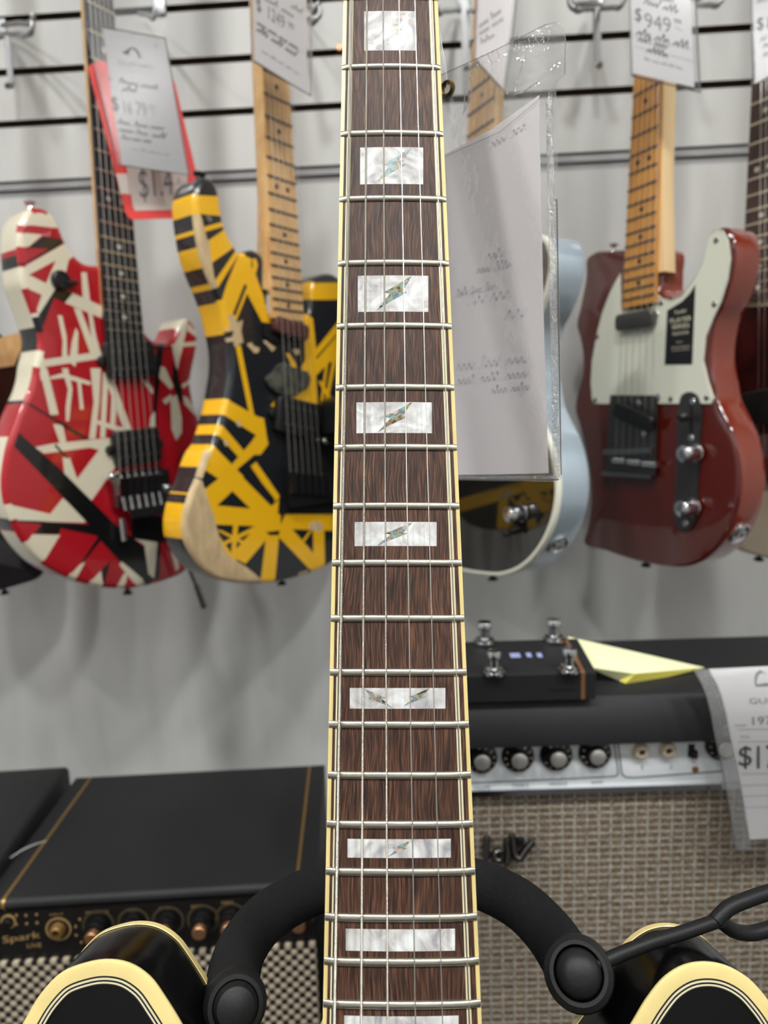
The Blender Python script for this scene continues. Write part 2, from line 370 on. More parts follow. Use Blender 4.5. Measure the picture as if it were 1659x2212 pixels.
def grille(name, kind):
    m = bpy.data.materials.new(name); m.use_nodes = True; nt = m.node_tree; N = nt.nodes; K = nt.links; b = N['Principled BSDF']
    tc = N.new('ShaderNodeTexCoord')
    if kind == 'silver':
        bk = N.new('ShaderNodeTexBrick'); bk.offset = 0; bk.inputs['Scale'].default_value = 1; bk.inputs['Brick Width'].default_value = .0112; bk.inputs['Row Height'].default_value = .0069
        bk.inputs['Mortar Size'].default_value = .0013; bk.inputs['Mortar Smooth'].default_value = .4
        bk.inputs['Color1'].default_value = srgb(122, 104, 84); bk.inputs['Color2'].default_value = srgb(134, 116, 94); bk.inputs['Mortar'].default_value = srgb(170, 163, 153)
        n1 = N.new('ShaderNodeTexNoise'); n1.inputs['Scale'].default_value = 60; K.new(tc.outputs['Object'], n1.inputs[0])
        va = N.new('ShaderNodeVectorMath'); va.operation = 'MULTIPLY_ADD'; va.inputs[1].default_value = (.0007, .0007, 0); K.new(n1.outputs['Color'], va.inputs[0]); K.new(tc.outputs['Object'], va.inputs[2])
        K.new(va.outputs[0], bk.inputs[0])
        # fine threads inside each dash and a few glints
        n = N.new('ShaderNodeTexNoise'); n.inputs['Scale'].default_value = 420; n.inputs['Detail'].default_value = 1; K.new(tc.outputs['Object'], n.inputs[0])
        r = N.new('ShaderNodeValToRGB'); r.color_ramp.elements[0].position = .35; r.color_ramp.elements[0].color = (.55, .55, .55, 1); r.color_ramp.elements[1].position = .72; r.color_ramp.elements[1].color = (1.35, 1.35, 1.35, 1)
        K.new(n.outputs[0], r.inputs[0]); mx = N.new('ShaderNodeMix'); mx.data_type = 'RGBA'; mx.blend_type = 'MULTIPLY'; mx.inputs[0].default_value = 1
        K.new(bk.outputs[0], mx.inputs[6]); K.new(r.outputs[0], mx.inputs[7]); K.new(mx.outputs[2], b.inputs['Base Color'])
        bp = N.new('ShaderNodeBump'); bp.inputs['Distance'].default_value = .0008; bp.inputs['Strength'].default_value = .8; K.new(bk.outputs['Fac'], bp.inputs['Height']); K.new(bp.outputs[0], b.inputs['Normal'])
        b.inputs['Roughness'].default_value = .45; b.inputs['Metallic'].default_value = .15
    else:
        mp = N.new('ShaderNodeMapping'); mp.inputs['Scale'].default_value = (720, 720, 720); mp.inputs['Rotation'].default_value = (0, 0, R_(45)); K.new(tc.outputs['Object'], mp.inputs[0])
        sx = N.new('ShaderNodeSeparateXYZ'); K.new(mp.outputs[0], sx.inputs[0])
        s1 = N.new('ShaderNodeMath'); s1.operation = 'SINE'; K.new(sx.outputs[0], s1.inputs[0]); s2 = N.new('ShaderNodeMath'); s2.operation = 'SINE'; K.new(sx.outputs[1], s2.inputs[0])
        mu = N.new('ShaderNodeMath'); mu.operation = 'ADD'; K.new(s1.outputs[0], mu.inputs[0]); K.new(s2.outputs[0], mu.inputs[1])
        r = N.new('ShaderNodeValToRGB'); r.color_ramp.elements[0].position = .38; r.color_ramp.elements[0].color = srgb(24, 21, 18); r.color_ramp.elements[1].position = .68; r.color_ramp.elements[1].color = srgb(196, 180, 158)
        mr = N.new('ShaderNodeMapRange'); mr.inputs[1].default_value = -2; mr.inputs[2].default_value = 2; K.new(mu.outputs[0], mr.inputs[0]); K.new(mr.outputs[0], r.inputs[0]); K.new(r.outputs[0], b.inputs['Base Color'])
        bp = N.new('ShaderNodeBump'); bp.inputs['Distance'].default_value = .001; K.new(mr.outputs[0], bp.inputs['Height']); K.new(bp.outputs[0], b.inputs['Normal']); b.inputs['Roughness'].default_value = .6
    return m
def wound(name):
    m = mat(name, (205, 200, 188), .3, 1.0); nt = m.node_tree; N = nt.nodes; K = nt.links; b = N['Principled BSDF']
    tc = N.new('ShaderNodeTexCoord'); sx = N.new('ShaderNodeSeparateXYZ'); K.new(tc.outputs['Object'], sx.inputs[0])
    mu = N.new('ShaderNodeMath'); mu.operation = 'MULTIPLY'; mu.inputs[1].default_value = 2 * math.pi / .00042; K.new(sx.outputs[1], mu.inputs[0])
    si = N.new('ShaderNodeMath'); si.operation = 'SINE'; K.new(mu.outputs[0], si.inputs[0])
    bp = N.new('ShaderNodeBump'); bp.inputs['Distance'].default_value = .0001; bp.inputs['Strength'].default_value = .6; K.new(si.outputs[0], bp.inputs['Height']); K.new(bp.outputs[0], b.inputs['Normal']); return m

M = {}
M['rosewood'] = rosewood('rosewood'); M['pearl'] = pearl('pearl'); M['abalone'] = abalone('abalone')
M['rosewood2'] = mat('dark_board', (72, 50, 44), .5, var=.35, vscale=60, vstretch=(12, 1, 1))
M['ebony'] = mat('ebony', (40, 41, 46), .35, var=.25, vscale=60, vstretch=(12, 1, 1))
M['binding'] = mat('aged_binding', (226, 204, 138), .35, coat=.3, var=.06, vscale=40)
M['purfcream'] = mat('purfling_cream', (214, 204, 170), .4)
M['purfblack'] = mat('purfling_black', (22, 20, 20), .4)
M['fret'] = mat('fret_nickel', (205, 200, 186), .28, 1.0, bump=.05, bscale=900)
M['steel'] = mat('plain_steel', (225, 222, 215), .25, 1.0)
M['wound'] = wound('wound_string')
M['blackgloss'] = mat('black_lacquer', (6, 6, 7), .22, coat=.0, spec=.35)
M['foam'] = mat('black_foam', (27, 27, 28), .92, spec=.2, bump=.5, bscale=1500, var=.25, vscale=700)
M['rubber'] = mat('black_rubber', (19, 19, 20), .5, spec=.3, bump=.1, bscale=700)
M['vinyl'] = vinyl('clear_vinyl', (250, 250, 250), .015, .05, .45, 110, haze=.07)
M['vinylhaze'] = vinyl('welded_vinyl', (240, 240, 240), .12, .14, 1.0, 700, haze=.12)
M['vinylfar'] = vinyl('sleeve_vinyl', (252, 252, 252), .01, .16, .06, 14, haze=.02)
M['paper'] = mat('tag_paper', (250, 245, 247), .8, var=.03, vscale=12)
M['paperwhite'] = mat('white_card', (238, 236, 238), .75)
M['papergrey'] = mat('grey_card', (196, 194, 196), .6)
for k_ in ('paper', 'paperwhite', 'papergrey'):
    nt_ = M[k_].node_tree; b_ = nt_.nodes['Principled BSDF']; t_ = nt_.nodes.new('ShaderNodeBsdfTranslucent'); t_.inputs[0].default_value = b_.inputs['Base Color'].default_value
    x_ = nt_.nodes.new('ShaderNodeMixShader'); x_.inputs[0].default_value = .35; nt_.links.new(b_.outputs[0], x_.inputs[1]); nt_.links.new(t_.outputs[0], x_.inputs[2]); nt_.links.new(x_.outputs[0], nt_.nodes['Material Output'].inputs[0])
M['ghost'] = mat('show_through_ink', (226, 219, 224), .8)
M['ink'] = mat('ink', (58, 56, 60), .7)
M['inkgrey'] = mat('pencil_grey', (120, 120, 124), .7)
M['redplastic'] = mat('red_plastic', (226, 60, 56), .35, coat=.2)
M['cream_paper'] = mat('cream_card', (224, 208, 200), .7)
M['wall'] = mat('slatwall_laminate', (207, 206, 203), .42, spec=.4, vrgb=(184, 183, 181), vscale=5, vstretch=(2.2, 1, .45), detail=5)
M['groove'] = mat('slat_groove', (70, 54, 44), .7)
M['joint'] = mat('joint_strip', (150, 149, 150), .4, .3)
M['floor'] = mat('carpet_floor', (62, 60, 60), .95, bump=.4, bscale=400)
M['ceil'] = mat('ceiling_tiles', (228, 226, 222), .9)
M['capchrome'] = mat('satin_cap', (240, 238, 232), .32, .9)
M['chrome'] = mat('chrome', (215, 215, 218), .12, 1.0)
M['darkchrome'] = mat('brushed_nickel', (158, 154, 152), .25, 1.0)
M['wire'] = mat('zinc_wire', (150, 150, 152), .3, .9)
M['black'] = mat('black_plastic', (20, 20, 22), .4)
M['redpaint'] = mat('red_paint', (176, 18, 32), .3, coat=.7)
M['creampaint'] = mat('cream_paint', (226, 216, 192), .3, coat=.7)
M['stripeblack'] = mat('black_paint', (15, 15, 17), .3, coat=.7)
M['yellowpaint'] = mat('yellow_paint', (244, 184, 18), .3, coat=.6)
M['navy'] = mat('blueblack_paint', (24, 26, 31), .3, coat=.6)
M['barewood'] = mat('worn_wood', (214, 186, 142), .6, vrgb=(188, 160, 122), vscale=40, vstretch=(3, 1, 1))
M['telered'] = mat('translucent_brown_red', (84, 20, 10), .1, coat=1.0)
M['teleside'] = mat('amber_side_lacquer', (124, 40, 14), .07, coat=1.0, coatrough=.06, bump=.15, bscale=14)
M['guard'] = mat('mint_pickguard', (222, 222, 205), .35)
M['guardedge'] = mat('guard_edge', (196, 200, 186), .4)
M['maple'] = mat('maple', (226, 184, 128), .4, coat=.3, vrgb=(208, 160, 104), vscale=50, vstretch=(6, 1, 1))
M['maplegold'] = mat('amber_maple', (206, 146, 66), .35, coat=.4, vrgb=(188, 126, 52), vscale=50, vstretch=(6, 1, 1))
M['maplepale'] = mat('pale_maple', (240, 206, 156), .45)
M['silver'] = mat('silver_blue_lacquer', (186, 200, 212), .22, .45, coat=.8)
M['blackmirror'] = mat('black_gloss_top', (32, 30, 26), .06, coat=1.0)
M['white'] = mat('white_binding', (232, 230, 214), .35)
M['creambody'] = mat('vintage_white', (206, 192, 168), .3, coat=.5)
M['tort'] = mat('tortoiseshell', (58, 16, 16), .2, coat=.6, vrgb=(34, 8, 10), vscale=45)
M['burst'] = mat('dark_burst', (22, 22, 32), .12, coat=1.0, vrgb=(44, 30, 16), vscale=4)
M['tolex'] = mat('black_tolex', (30, 30, 33), .55, spec=.4, bump=.6, bscale=900)
M['tolex2'] = mat('charcoal_tolex', (32, 32, 34), .5, spec=.35, bump=.35, bscale=1200, var=.15, vscale=9)
M['panel'] = mat('aluminium_panel', (236, 238, 240), .3, .12, vrgb=(222, 226, 230), vscale=20, vstretch=(.3, 3, 1))
M['panelblue'] = mat('panel_blue_line', (140, 156, 166), .5)
M['gold'] = mat('gold_trim', (176, 140, 84), .35, .8)
M['copper'] = mat('copper_trim', (178, 130, 92), .35, .8)
M['goldtext'] = mat('gold_print', (170, 138, 88), .5)
M['grey_print'] = mat('grey_print', (118, 124, 130), .5)
M['grille1'] = grille('silver_grille_cloth', 'silver'); M['grille2'] = grille('salt_pepper_grille', 'sp')
M['sticky'] = mat('yellow_paper', (238, 238, 190), .7)
M['sticky2'] = mat('yellow_paper_edge', (226, 214, 96), .7)
M['brass'] = mat('antique_brass', (120, 92, 48), .35, 1.0)
M['nylon'] = mat('nylon_thread', (232, 230, 228), .25, spec=.8)
M['washer'] = mat('cream_washer', (206, 190, 166), .4, .3)
M['knobskirt'] = mat('knob_black', (14, 14, 15), .25, coat=.4)
M['tag_edge'] = mat('sleeve_edge', (112, 108, 110), .3, .2)
M['woodleg'] = mat('table_laminate', (60, 58, 58), .5)
M['gunmetal'] = mat('gunmetal_plate', (104, 100, 98), .3, .9)
M['wine'] = mat('wine_pickup_cover', (84, 44, 40), .4)
M['inkdot'] = mat('board_dot', (46, 34, 26), .5)
M['pearldot'] = mat('pearl_dot', (208, 202, 190), .3)
M['lamp'] = emis('lamp_diffuser', (250, 252, 250), LAMP)
M['spot'] = emis('downlight_glow', (250, 252, 250), SPOT)
M['frame_white'] = mat('lamp_frame', (225, 225, 225), .5)
# ================================================================== THE SETTING
YW = 1.04
HX = 2.6; YB = -3.2; HC = 3.05
def struct(name, mb, m, smooth=None):
    o = mb.build(name, m, smooth=smooth); o['kind'] = 'structure'; return o
struct('floor', MB().box(-HX, HX, YB, YW + .1, -.05, 0), M['floor'])
struct('ceiling', MB().box(-HX, HX, YB, YW + .1, HC, HC + .05), M['ceil'])
struct('wall_left', MB().box(-HX - .05, -HX, YB, YW + .1, 0, HC), M['wall'])
struct('wall_right', MB().box(HX, HX + .05, YB, YW + .1, 0, HC), M['wall'])
struct('wall_front', MB().box(-HX, HX, YB - .05, YB, 0, HC), M['wall'])
# slatwall: faces, routed grooves and a joint strip, one profile run along the wall
zs = sorted([onY(600, y, YW).z for y in (121, 236)]); zj = onY(600, 382, YW).z; pitch = zs[1] - zs[0]
grooves = [zs[0], zs[1]] + [zs[1] + pitch * k for k in range(1, 16) if zs[1] + pitch * k < HC - .05]
g = .0048; dp = .011
mb = MB()
def strip(z0, y0, z1, y1, mi): mb.add([(-HX, y0, z0), (HX, y0, z0), (HX, y1, z1), (-HX, y1, z1)], [(0, 1, 2, 3)], mi)
z = 0.0
for kind_, zc in [('j', zj)] + [('g', q) for q in grooves]:
    if kind_ == 'j':
        strip(z, YW, zc - .011, YW, 0)
        strip(zc - .011, YW, zc - .0095, YW + .004, 1); strip(zc - .0095, YW + .004, zc - .0015, YW + .004, 2)
        strip(zc - .0015, YW + .004, zc, YW - .001, 2); strip(zc, YW - .001, zc + .0025, YW - .001, 2); strip(zc + .0025, YW - .001, zc + .004, YW + .004, 2)
        strip(zc + .004, YW + .004, zc + .011, YW + .004, 2); strip(zc + .011, YW + .004, zc + .0125, YW, 1); z = zc + .0125
    else:
        strip(z, YW, zc - g, YW, 0); strip(zc - g, YW, zc - g, YW + dp, 1); strip(zc - g, YW + dp, zc + g, YW + dp, 1); strip(zc + g, YW + dp, zc + g, YW, 1); z = zc + g
strip(z, YW, HC, YW, 0)
mb.box(-HX, HX, YW + .03, YW + .08, 0, HC, 0)
wb = mb.build('wall_back', [M['wall'], M['groove'], M['joint']], smooth=None); wb['kind'] = 'structure'
for i, (lx, ly) in enumerate(LAMPS):
    fr = Frame(Matrix.Translation((lx, ly, HC)))
    t = thing('ceiling_light', fr, 'white rectangular fluorescent ceiling panel set in the shop ceiling', 'ceiling light', 'ceiling panels over the shop')
    MB().box(-.16, .16, -.62, .62, -.03, -.001).build('light_frame', M['frame_white'], t, smooth=None)
    MB().box(-.13, .13, -.59, .59, -.034, -.0305).build('diffuser', M['lamp'], t, smooth=None)

for lx, ly in SPOTS:
    fr = Frame(Matrix.Translation((lx, ly, HC)))
    t = thing('downlight', fr, 'round white downlight in the shop ceiling near the guitar wall', 'downlight', 'downlights along the guitar wall')
    MB().lathe([(.11, -.001), (.125, -.001), (.125, -.05), (.11, -.05), (.11, -.001)], None, 32, cap=False).build('light_frame', M['frame_white'], t)
    MB().lathe([(.108, -.03), (.108, -.04), (.0001, -.041)], None, 32, cap=False).build('diffuser', M['spot'], t)

# ================================================================== THE GUITAR IN FRONT
KN = 4.794; S_C = -0.0005944307; D0 = F / KN / 1000.0           # camera distance of the nut
def rad(v): return Vector(v)
ex = CR @ Vector((1, 0, 0)); dn = CR @ Vector((0, -.983, .186)).normalized(); nn = ex.cross(-dn)
nut = CAM + CR @ Vector((0, 1106 / F * D0, -D0))
GM = Matrix.Translation(nut) @ Matrix((ex, -dn, nn)).transposed().to_4x4()
G = Frame(GM)
hg = thing('hollow_body_guitar', G, 'black hollow body guitar with cream binding and lightning bolt inlays, standing in front', 'guitar')
def py_s(s): # photo height of a point s metres below the nut
    return 1106 + (-1106.094 + 4.71085 * s * 1000) / (1 + S_C * s * 1000)
def edge(x0, x1, z=0.0):
    a = Vector(G.p2(x0, 0, z)); b = Vector(G.p2(x1, 2212, z)); d = (b - a) / (b.y - a.y)
    return lambda y: a.x + d.x * (y - a.y)
XL = edge(741.7, 696.7); XR = edge(945.5, 1041.0)
RAD = .305
def crown(x, y):
    c = (XL(y) + XR(y)) / 2; return math.sqrt(RAD * RAD - (x - c) ** 2) - RAD + .0007
YE = -.4555
def board(f0, f1, y0, y1, dz, n=12, m=24, mb=None, mi=0, sides=None):
    """strip lying on the curved playing surface between edge functions f0, f1"""
    mb = mb or MB(); vs = []
    for j in range(m + 1):
        y = y0 + (y1 - y0) * j / m
        for i in range(n + 1):
            x = f0(y) + (f1(y) - f0(y)) * i / n; vs.append((x, y, crown(x, y) + dz))
    fs = [(j * (n + 1) + i, j * (n + 1) + i + 1, (j + 1) * (n + 1) + i + 1, (j + 1) * (n + 1) + i) for j in range(m) for i in range(n)]
    k = len(vs)
    if sides is not None:
        for j in range(m + 1):
            y = y0 + (y1 - y0) * j / m
            vs += [(f0(y), y, sides), (f1(y), y, sides)]
        for j in range(m):
            fs += [(k + 2 * j, j * (n + 1), (j + 1) * (n + 1), k + 2 * j + 2), (j * (n + 1) + n, k + 2 * j + 1, k + 2 * j + 3, (j + 1) * (n + 1) + n)]
        fs.append(tuple([k] + [i for i in range(n + 1)] + [k + 1])); fs.append(tuple([k + 2 * m + 1] + [m * (n + 1) + i for i in range(n, -1, -1)] + [k + 2 * m]))
    return mb.add(vs, fs, mi)
BWL = edge(749.6, 705.5); BWR = edge(937.8, 1032.5)
fb = board(BWL, BWR, .001, YE, 0, 14, 40, sides=-.0058).build('fretboard', M['rosewood'], hg)
board(XL, BWL, .001, YE, 0.00002, 3, 40, sides=-.0058).build('binding', M['binding'], hg)
board(BWR, XR, .001, YE, 0.00002, 3, 40, sides=-.0058).build('binding', M['binding'], hg)
# three-ply purfling lines set into the board along both edges
for a, b in ((759.5, 717.0), (930.3, 1014.2)):
    mb = MB()
    for k, (o0, o1, mi) in enumerate(((-4.2, -1.4, 0), (-1.4, 1.4, 1), (1.4, 4.2, 0))):
        board(edge(a + o0, b + o0 * 1.2), edge(a + o1, b + o1 * 1.2), 0, YE + .004, .00006, 1, 40, mb, mi)
    mb.build('purfling', [M['purfcream'], M['purfblack']], hg)
# nut at the top of the board
mb = MB(); vs = []
board(edge(740.5, 695.5), edge(947, 1042), .0052, .0008, .0016, 12, 2, mb, 0, sides=-.0058); mb.build('nut', mat('brown_nut', (120, 84, 72), .45), hg)
# frets
for n_ in range(1, 23):
    y = -.628 * (1 - 2 ** (-n_ / 12)); x0 = XL(y) + .0001; x1 = XR(y) - .0001; mb = MB(); N_ = 18; P = 9; vs = []
    for i in range(N_ + 1):
        u = i / N_; x = x0 + (x1 - x0) * u; e = min(x - x0, x1 - x); h = .00115 * min(1, .38 + e / .0016)
        for k in range(P):
            a = math.pi * k / (P - 1); vs.append((x, y + .00135 * math.cos(a), crown(x, y) + h * math.sin(a) ** .7 - .0001))
    fs = [(i * P + k, i * P + k + 1, (i + 1) * P + k + 1, (i + 1) * P + k) for i in range(N_) for k in range(P - 1)]
    fs += [tuple(range(P)), tuple(reversed(range(N_ * P, N_ * P + P)))]
    # denser ends for the bevel
    mb.add(vs, fs).build('fret', M['fret'], hg, smooth=50)
# block inlays with lightning bolts
BOLT = [(1, 0), (.73, .46), (.86, .475), (.37, .756), (0, 1), (.38, .52), (.19, .475), (.38, .39)]
INL = [((787, 27, 898, 112), [(800, 27, 880, 110, 0)]), ((778, 320.5, 914, 400), [(810, 320.5, 889, 399, 0)]), ((773, 597, 925, 675), [(813, 597, 890, 673, 0)]),
       ((770, 870, 933, 936.5), [(815, 870, 890, 936, 0)]), ((766, 1128, 943, 1180), [(814, 1128, 892, 1180, 0)]),
       ((755.5, 1486, 962, 1530.5), [(786, 1487, 849, 1530, 1), (871, 1486, 928, 1526, 0)]), ((750.7, 1811.5, 973.7, 1852), [(838, 1813, 888, 1850, 0)]),
       ((746.8, 2005.5, 982.8, 2053), []), ((743.5, 2193, 990.5, 2240), [])]
def surf(px, py, dz):
    x, y = G.p2(px, py, 0); return (x, y, crown(x, y) + dz)
for (x0, y0, x1, y1), bolts in INL:
    mb = MB(); n = 10; vs = [surf(x0 + (x1 - x0) * i / n, yy, .00008) for yy in (y0, y1) for i in range(n + 1)]
    blk = mb.add(vs, [(i, n + 1 + i, n + 2 + i, i + 1) for i in range(n)]).build('block_inlay', M['pearl'], hg, smooth=60)
    for bx0, by0, bx1, by1, fl in bolts:
        V = [Vector(((bx0 + (bx1 - bx0) * ((1 - u) if fl else u)), by0 + (by1 - by0) * v)) for u, v in BOLT]
        E = [(i, (i + 1) % 8) for i in range(8)]
        ov, oe, of, _, _, _ = delaunay_2d_cdt(V, E, [], 0, 1e-6); pl = [tuple(v) for v in V]
        fs = [tuple(f) for f in of if inside((sum(ov[k].x for k in f) / 3, sum(ov[k].y for k in f) / 3), pl)]
        mbx = MB().add([surf(v.x, v.y, .00014) for v in ov], fs); mbx.add([surf(px, py, .00011) for px, py in [(p[0] + (p[0] - (bx0 + bx1) / 2) * .03, p[1]) for p in pl]], [])
        mbx.build('lightning_bolt', M['abalone'], blk, label='abalone lightning bolt')
# neck wood under the board, widening into the heel
def dneck(mb, rows, z0, seg=10, mi=0):
    """rows: (y, xl, xr, depth)"""
    vs = []; P = seg + 1
    for y, xl, xr, d in rows:
        c = (xl + xr) / 2; h = (xr - xl) / 2
        for k in range(P):
            a = math.pi * k / seg; vs.append((c - h * math.cos(a), y, z0 - d * math.sin(a) ** .75))
    m = len(rows)
    fs = [(j * P + k, (j + 1) * P + k, (j + 1) * P + k + 1, j * P + k + 1) for j in range(m - 1) for k in range(seg)]
    fs += [(j * P, j * P + seg, (j + 1) * P + seg, (j + 1) * P) for j in range(m - 1)]
    fs += [tuple(range(P)), tuple(reversed(range((m - 1) * P, m * P)))]
    return mb.add(vs, fs, mi)
rows = [(y, XL(y) + .0003, XR(y) - .0003, .015 + .004 * (-y / .45)) for y in [0.002 - .02 * i for i in range(22)]]
dneck(MB(), rows, -.0058).build('neck', M['blackgloss'], hg)
# headstock above the frame
hl = [(-.0195, .001), (.0195, .001), (.0195, .028), (.030, .044), (.040, .062), (.041, .075), (.035, .150), (.034, .165), (.020, .176), (.008, .168), (0, .165), (-.008, .168), (-.020, .176), (-.034, .165), (-.035, .150), (-.041, .075), (-.040, .062), (-.030, .044), (-.0195, .028)]
hM = Matrix.Translation((cx0 := (XL(0) + XR(0)) / 2, 0, -.0058)) @ Matrix.Rotation(R_(-14), 4, 'X')
def hv(mb_): mb_.v = [tuple(hM @ Vector(v)) for v in mb_.v]; return mb_
hd = hv(MB().pillow(hl, -.014, 0, .0012)).build('headstock', M['blackgloss'], hg)
for sx in (-1, 1):
    for k in range(3):
        p = Matrix.Translation((sx * .024, .062 + .040 * k, 0))
        pg_ = hv(MB().lathe([(.0062, 0), (.0062, .0015), (.003, .002), (.003, .012), (.0026, .013)], p, 16)).build('tuning_post', M['chrome'], hd)
        hv(MB().tube([(sx * .036, .062 + .040 * k, -.012), (sx * .052, .062 + .040 * k, -.012)], .0025, 8).box(min(sx * .052, sx * .064), max(sx * .052, sx * .064), .055 + .040 * k, .069 + .040 * k, -.015, -.009)).build('tuning_key', M['chrome'], hd)

# strings
SX = [(759.0, 721.9), (792.6, 779.9), (827.5, 837.2), (862.0, 897.4), (896.3, 956.0), (929.9, 1015.0)]
SRAD = [.00056, .00043, .00033, .00023, .00019, .00015]
for i, ((a, b), r) in enumerate(zip(SX, SRAD)):
    p = G.hit(a, 0, 'z', .0024); q = G.hit(b, 2212, 'z', .0042)
    d = (q - p); p2 = p - d * .02; q2 = p + d * (-.628 - p.y) / d.y
    MB().tube([p2 + (q2 - p2) * k / 6 for k in range(7)], r, 10).build('string', M['wound'] if i < 3 else M['steel'], hg)
# body
ZB = -.0125; TB = .038
right = [(1042, 2262), (1052, 2310), (1085, 2362), (1150, 2404), (1235, 2395), (1310, 2315), (1369, 2212), (1402, 2158), (1440, 2113), (1482, 2088), (1524, 2081), (1572, 2089), (1620, 2116), (1659, 2158), (1700, 2218)]
left = [(47, 2212), (89, 2144), (129, 2104), (178, 2084), (223, 2076), (276.5, 2084), (321, 2113), (357, 2162), (388, 2212), (440, 2310), (505, 2385), (590, 2400), (650, 2365), (680, 2315), (693, 2265)]
pr = [G.p2(x, y, ZB) for x, y in right]; pl = [G.p2(x, y, ZB) for x, y in left]
cx = (XL(-.4) + XR(-.4)) / 2
rest = [(.166, -.46), (.168, -.50), (.146, -.55), (.138, -.59), (.158, -.65), (.196, -.71), (.205, -.77), (.18, -.84), (.11, -.885), (0, -.897), (-.11, -.885), (-.18, -.84), (-.205, -.77), (-.196, -.71), (-.158, -.65), (-.138, -.59), (-.146, -.55), (-.158, -.50), (-.152, -.46)]
rest = [(x + .01, y) for x, y in rest]
body_out = ccw(spline(pr + rest + pl, .002))
bl = offset(body_out, .0004)
body_mesh(bl, TB - .001, .0015, z=ZB - .0004).build('body', M['blackgloss'], hg, smooth=40, weld=True)
mb = MB(); nr = normals2(body_out)
# front binding: rounded cream moulding plus alternating lines
n = len(body_out); rings = [(.0001, -.0022), (0, -.0012), (.0006, -.0003), (.0016, 0), (.0048, .0001)]
vs = [(x - a * d, y - b * d, ZB + zz) for d, zz in rings for (x, y), (a, b) in zip(body_out, nr)]
mb.add(vs, [(j * n + i, j * n + (i + 1) % n, (j + 1) * n + (i + 1) % n, (j + 1) * n + i) for j in range(len(rings) - 1) for i in range(n)], 0)
prev = .0048
for k, (d1, mi) in enumerate(((.0054, 1), (.0061, 0), (.0067, 1), (.0073, 0), (.0078, 1))):
    vs = [(x - a * d, y - b * d, ZB + .0001) for d in (prev, d1) for (x, y), (a, b) in zip(body_out, nr)]
    mb.add(vs, [(i, (i + 1) % n, n + (i + 1) % n, n + i) for i in range(n)], mi if mi else 2); prev = d1
mb.build('body_binding', [M['binding'], M['purfblack'], M['purfcream']], hg, label='cream top binding with thin black lines')
rings = [(.0003, ZB - TB + .0040), (0, ZB - TB + .0038), (0, ZB - TB + .0008), (.001, ZB - TB - .0003), (.004, ZB - TB - .0003)]
mb = MB(); vs = [(x - a * d, y - b * d, zz) for d, zz in rings for (x, y), (a, b) in zip(body_out, nr)]
mb.add(vs, [(j * n + i, (j + 1) * n + i, (j + 1) * n + (i + 1) % n, j * n + (i + 1) % n) for j in range(len(rings) - 1) for i in range(n)], 0)
mb.build('back_binding', M['binding'], hg, label='cream back binding')
# bridge and pickup below the frame, so the strings end on something
mb = MB().box(cx - .035, cx + .035, -.64, -.62, ZB, .0022); mb.build('bridge', M['chrome'], hg, smooth=None)
mb = MB().rbox(cx - .035, cx + .035, -.5, -.465, ZB, -.002, .003); mb.build('pickup', M['chrome'], hg)

# ================================================================== THE STAND HOLDING IT
def P3(path): return [camP(*p) for p in path]
sp = camP(829, 1910, .352); SF = Frame(Matrix.Translation(Vector((sp.x, sp.y, 0))))
st = thing('guitar_stand', SF, 'black guitar stand with a foam covered yoke behind the neck of the front guitar', 'guitar stand')
def smooth3(pts, step=.004):
    return [Vector(p) for p in spline([tuple(p) for p in pts], step, closed=False)]
def arm(path, rads):
    pts = P3(path); sm = smooth3(pts); k = len(sm)
    L = [0]
    for a, b in zip(pts, pts[1:]): L.append(L[-1] + (b - a).length)
    l2 = [0]
    for a, b in zip(sm, sm[1:]): l2.append(l2[-1] + (b - a).length)
    rs = []
    for q in l2:
        q = min(q * L[-1] / l2[-1], L[-1] - 1e-9); i = max(j for j in range(len(L) - 1) if L[j] <= q); t = (q - L[i]) / (L[i + 1] - L[i]); rs.append(rads[i] + (rads[i + 1] - rads[i]) * t)
    return [SF.L(p) for p in sm], rs
RA = [(829, 1893, .352), (930, 1893, .350), (1035, 1910, .343), (1115, 1948, .33), (1178, 2005, .312), (1222, 2068, .292), (1240, 2100, .276)]
LA = [(829, 1893, .352), (740, 1905, .350), (650, 1935, .342), (572, 1985, .328), (520, 2055, .308), (503, 2125, .288), (507, 2168, .272)]
for nm, path in (('right', RA), ('left', LA)):
    pts, rs = arm(path, [.0112] * 7); MB().tube(pts, rs, 24).build('foam_arm', M['foam'], st)
def facing(p, q=None):
    d = (CAM - p).normalized() if q is None else q; x = Vector((0, 0, 1)).cross(d).normalized(); y = d.cross(x)
    return Matrix.Translation(p) @ Matrix((x, y, d)).transposed().to_4x4()
# left cap
d = (camP(510, 2172, .262) - camP(500, 2100, .292)).normalized()
mm = SF.I @ facing(camP(508, 2168, .270), d.lerp((CAM - camP(508, 2168, .27)).normalized(), .55).normalized())
MB().lathe([(.0118, -.010), (.0122, 0), (.0118, .003), (.0104, .005), (.0088, .0052), (.0084, .0042), (.0082, .0075), (.007, .0095), (.004, .0108), (.0004, .0112)], mm, 36).build('end_cap', M['rubber'], st)
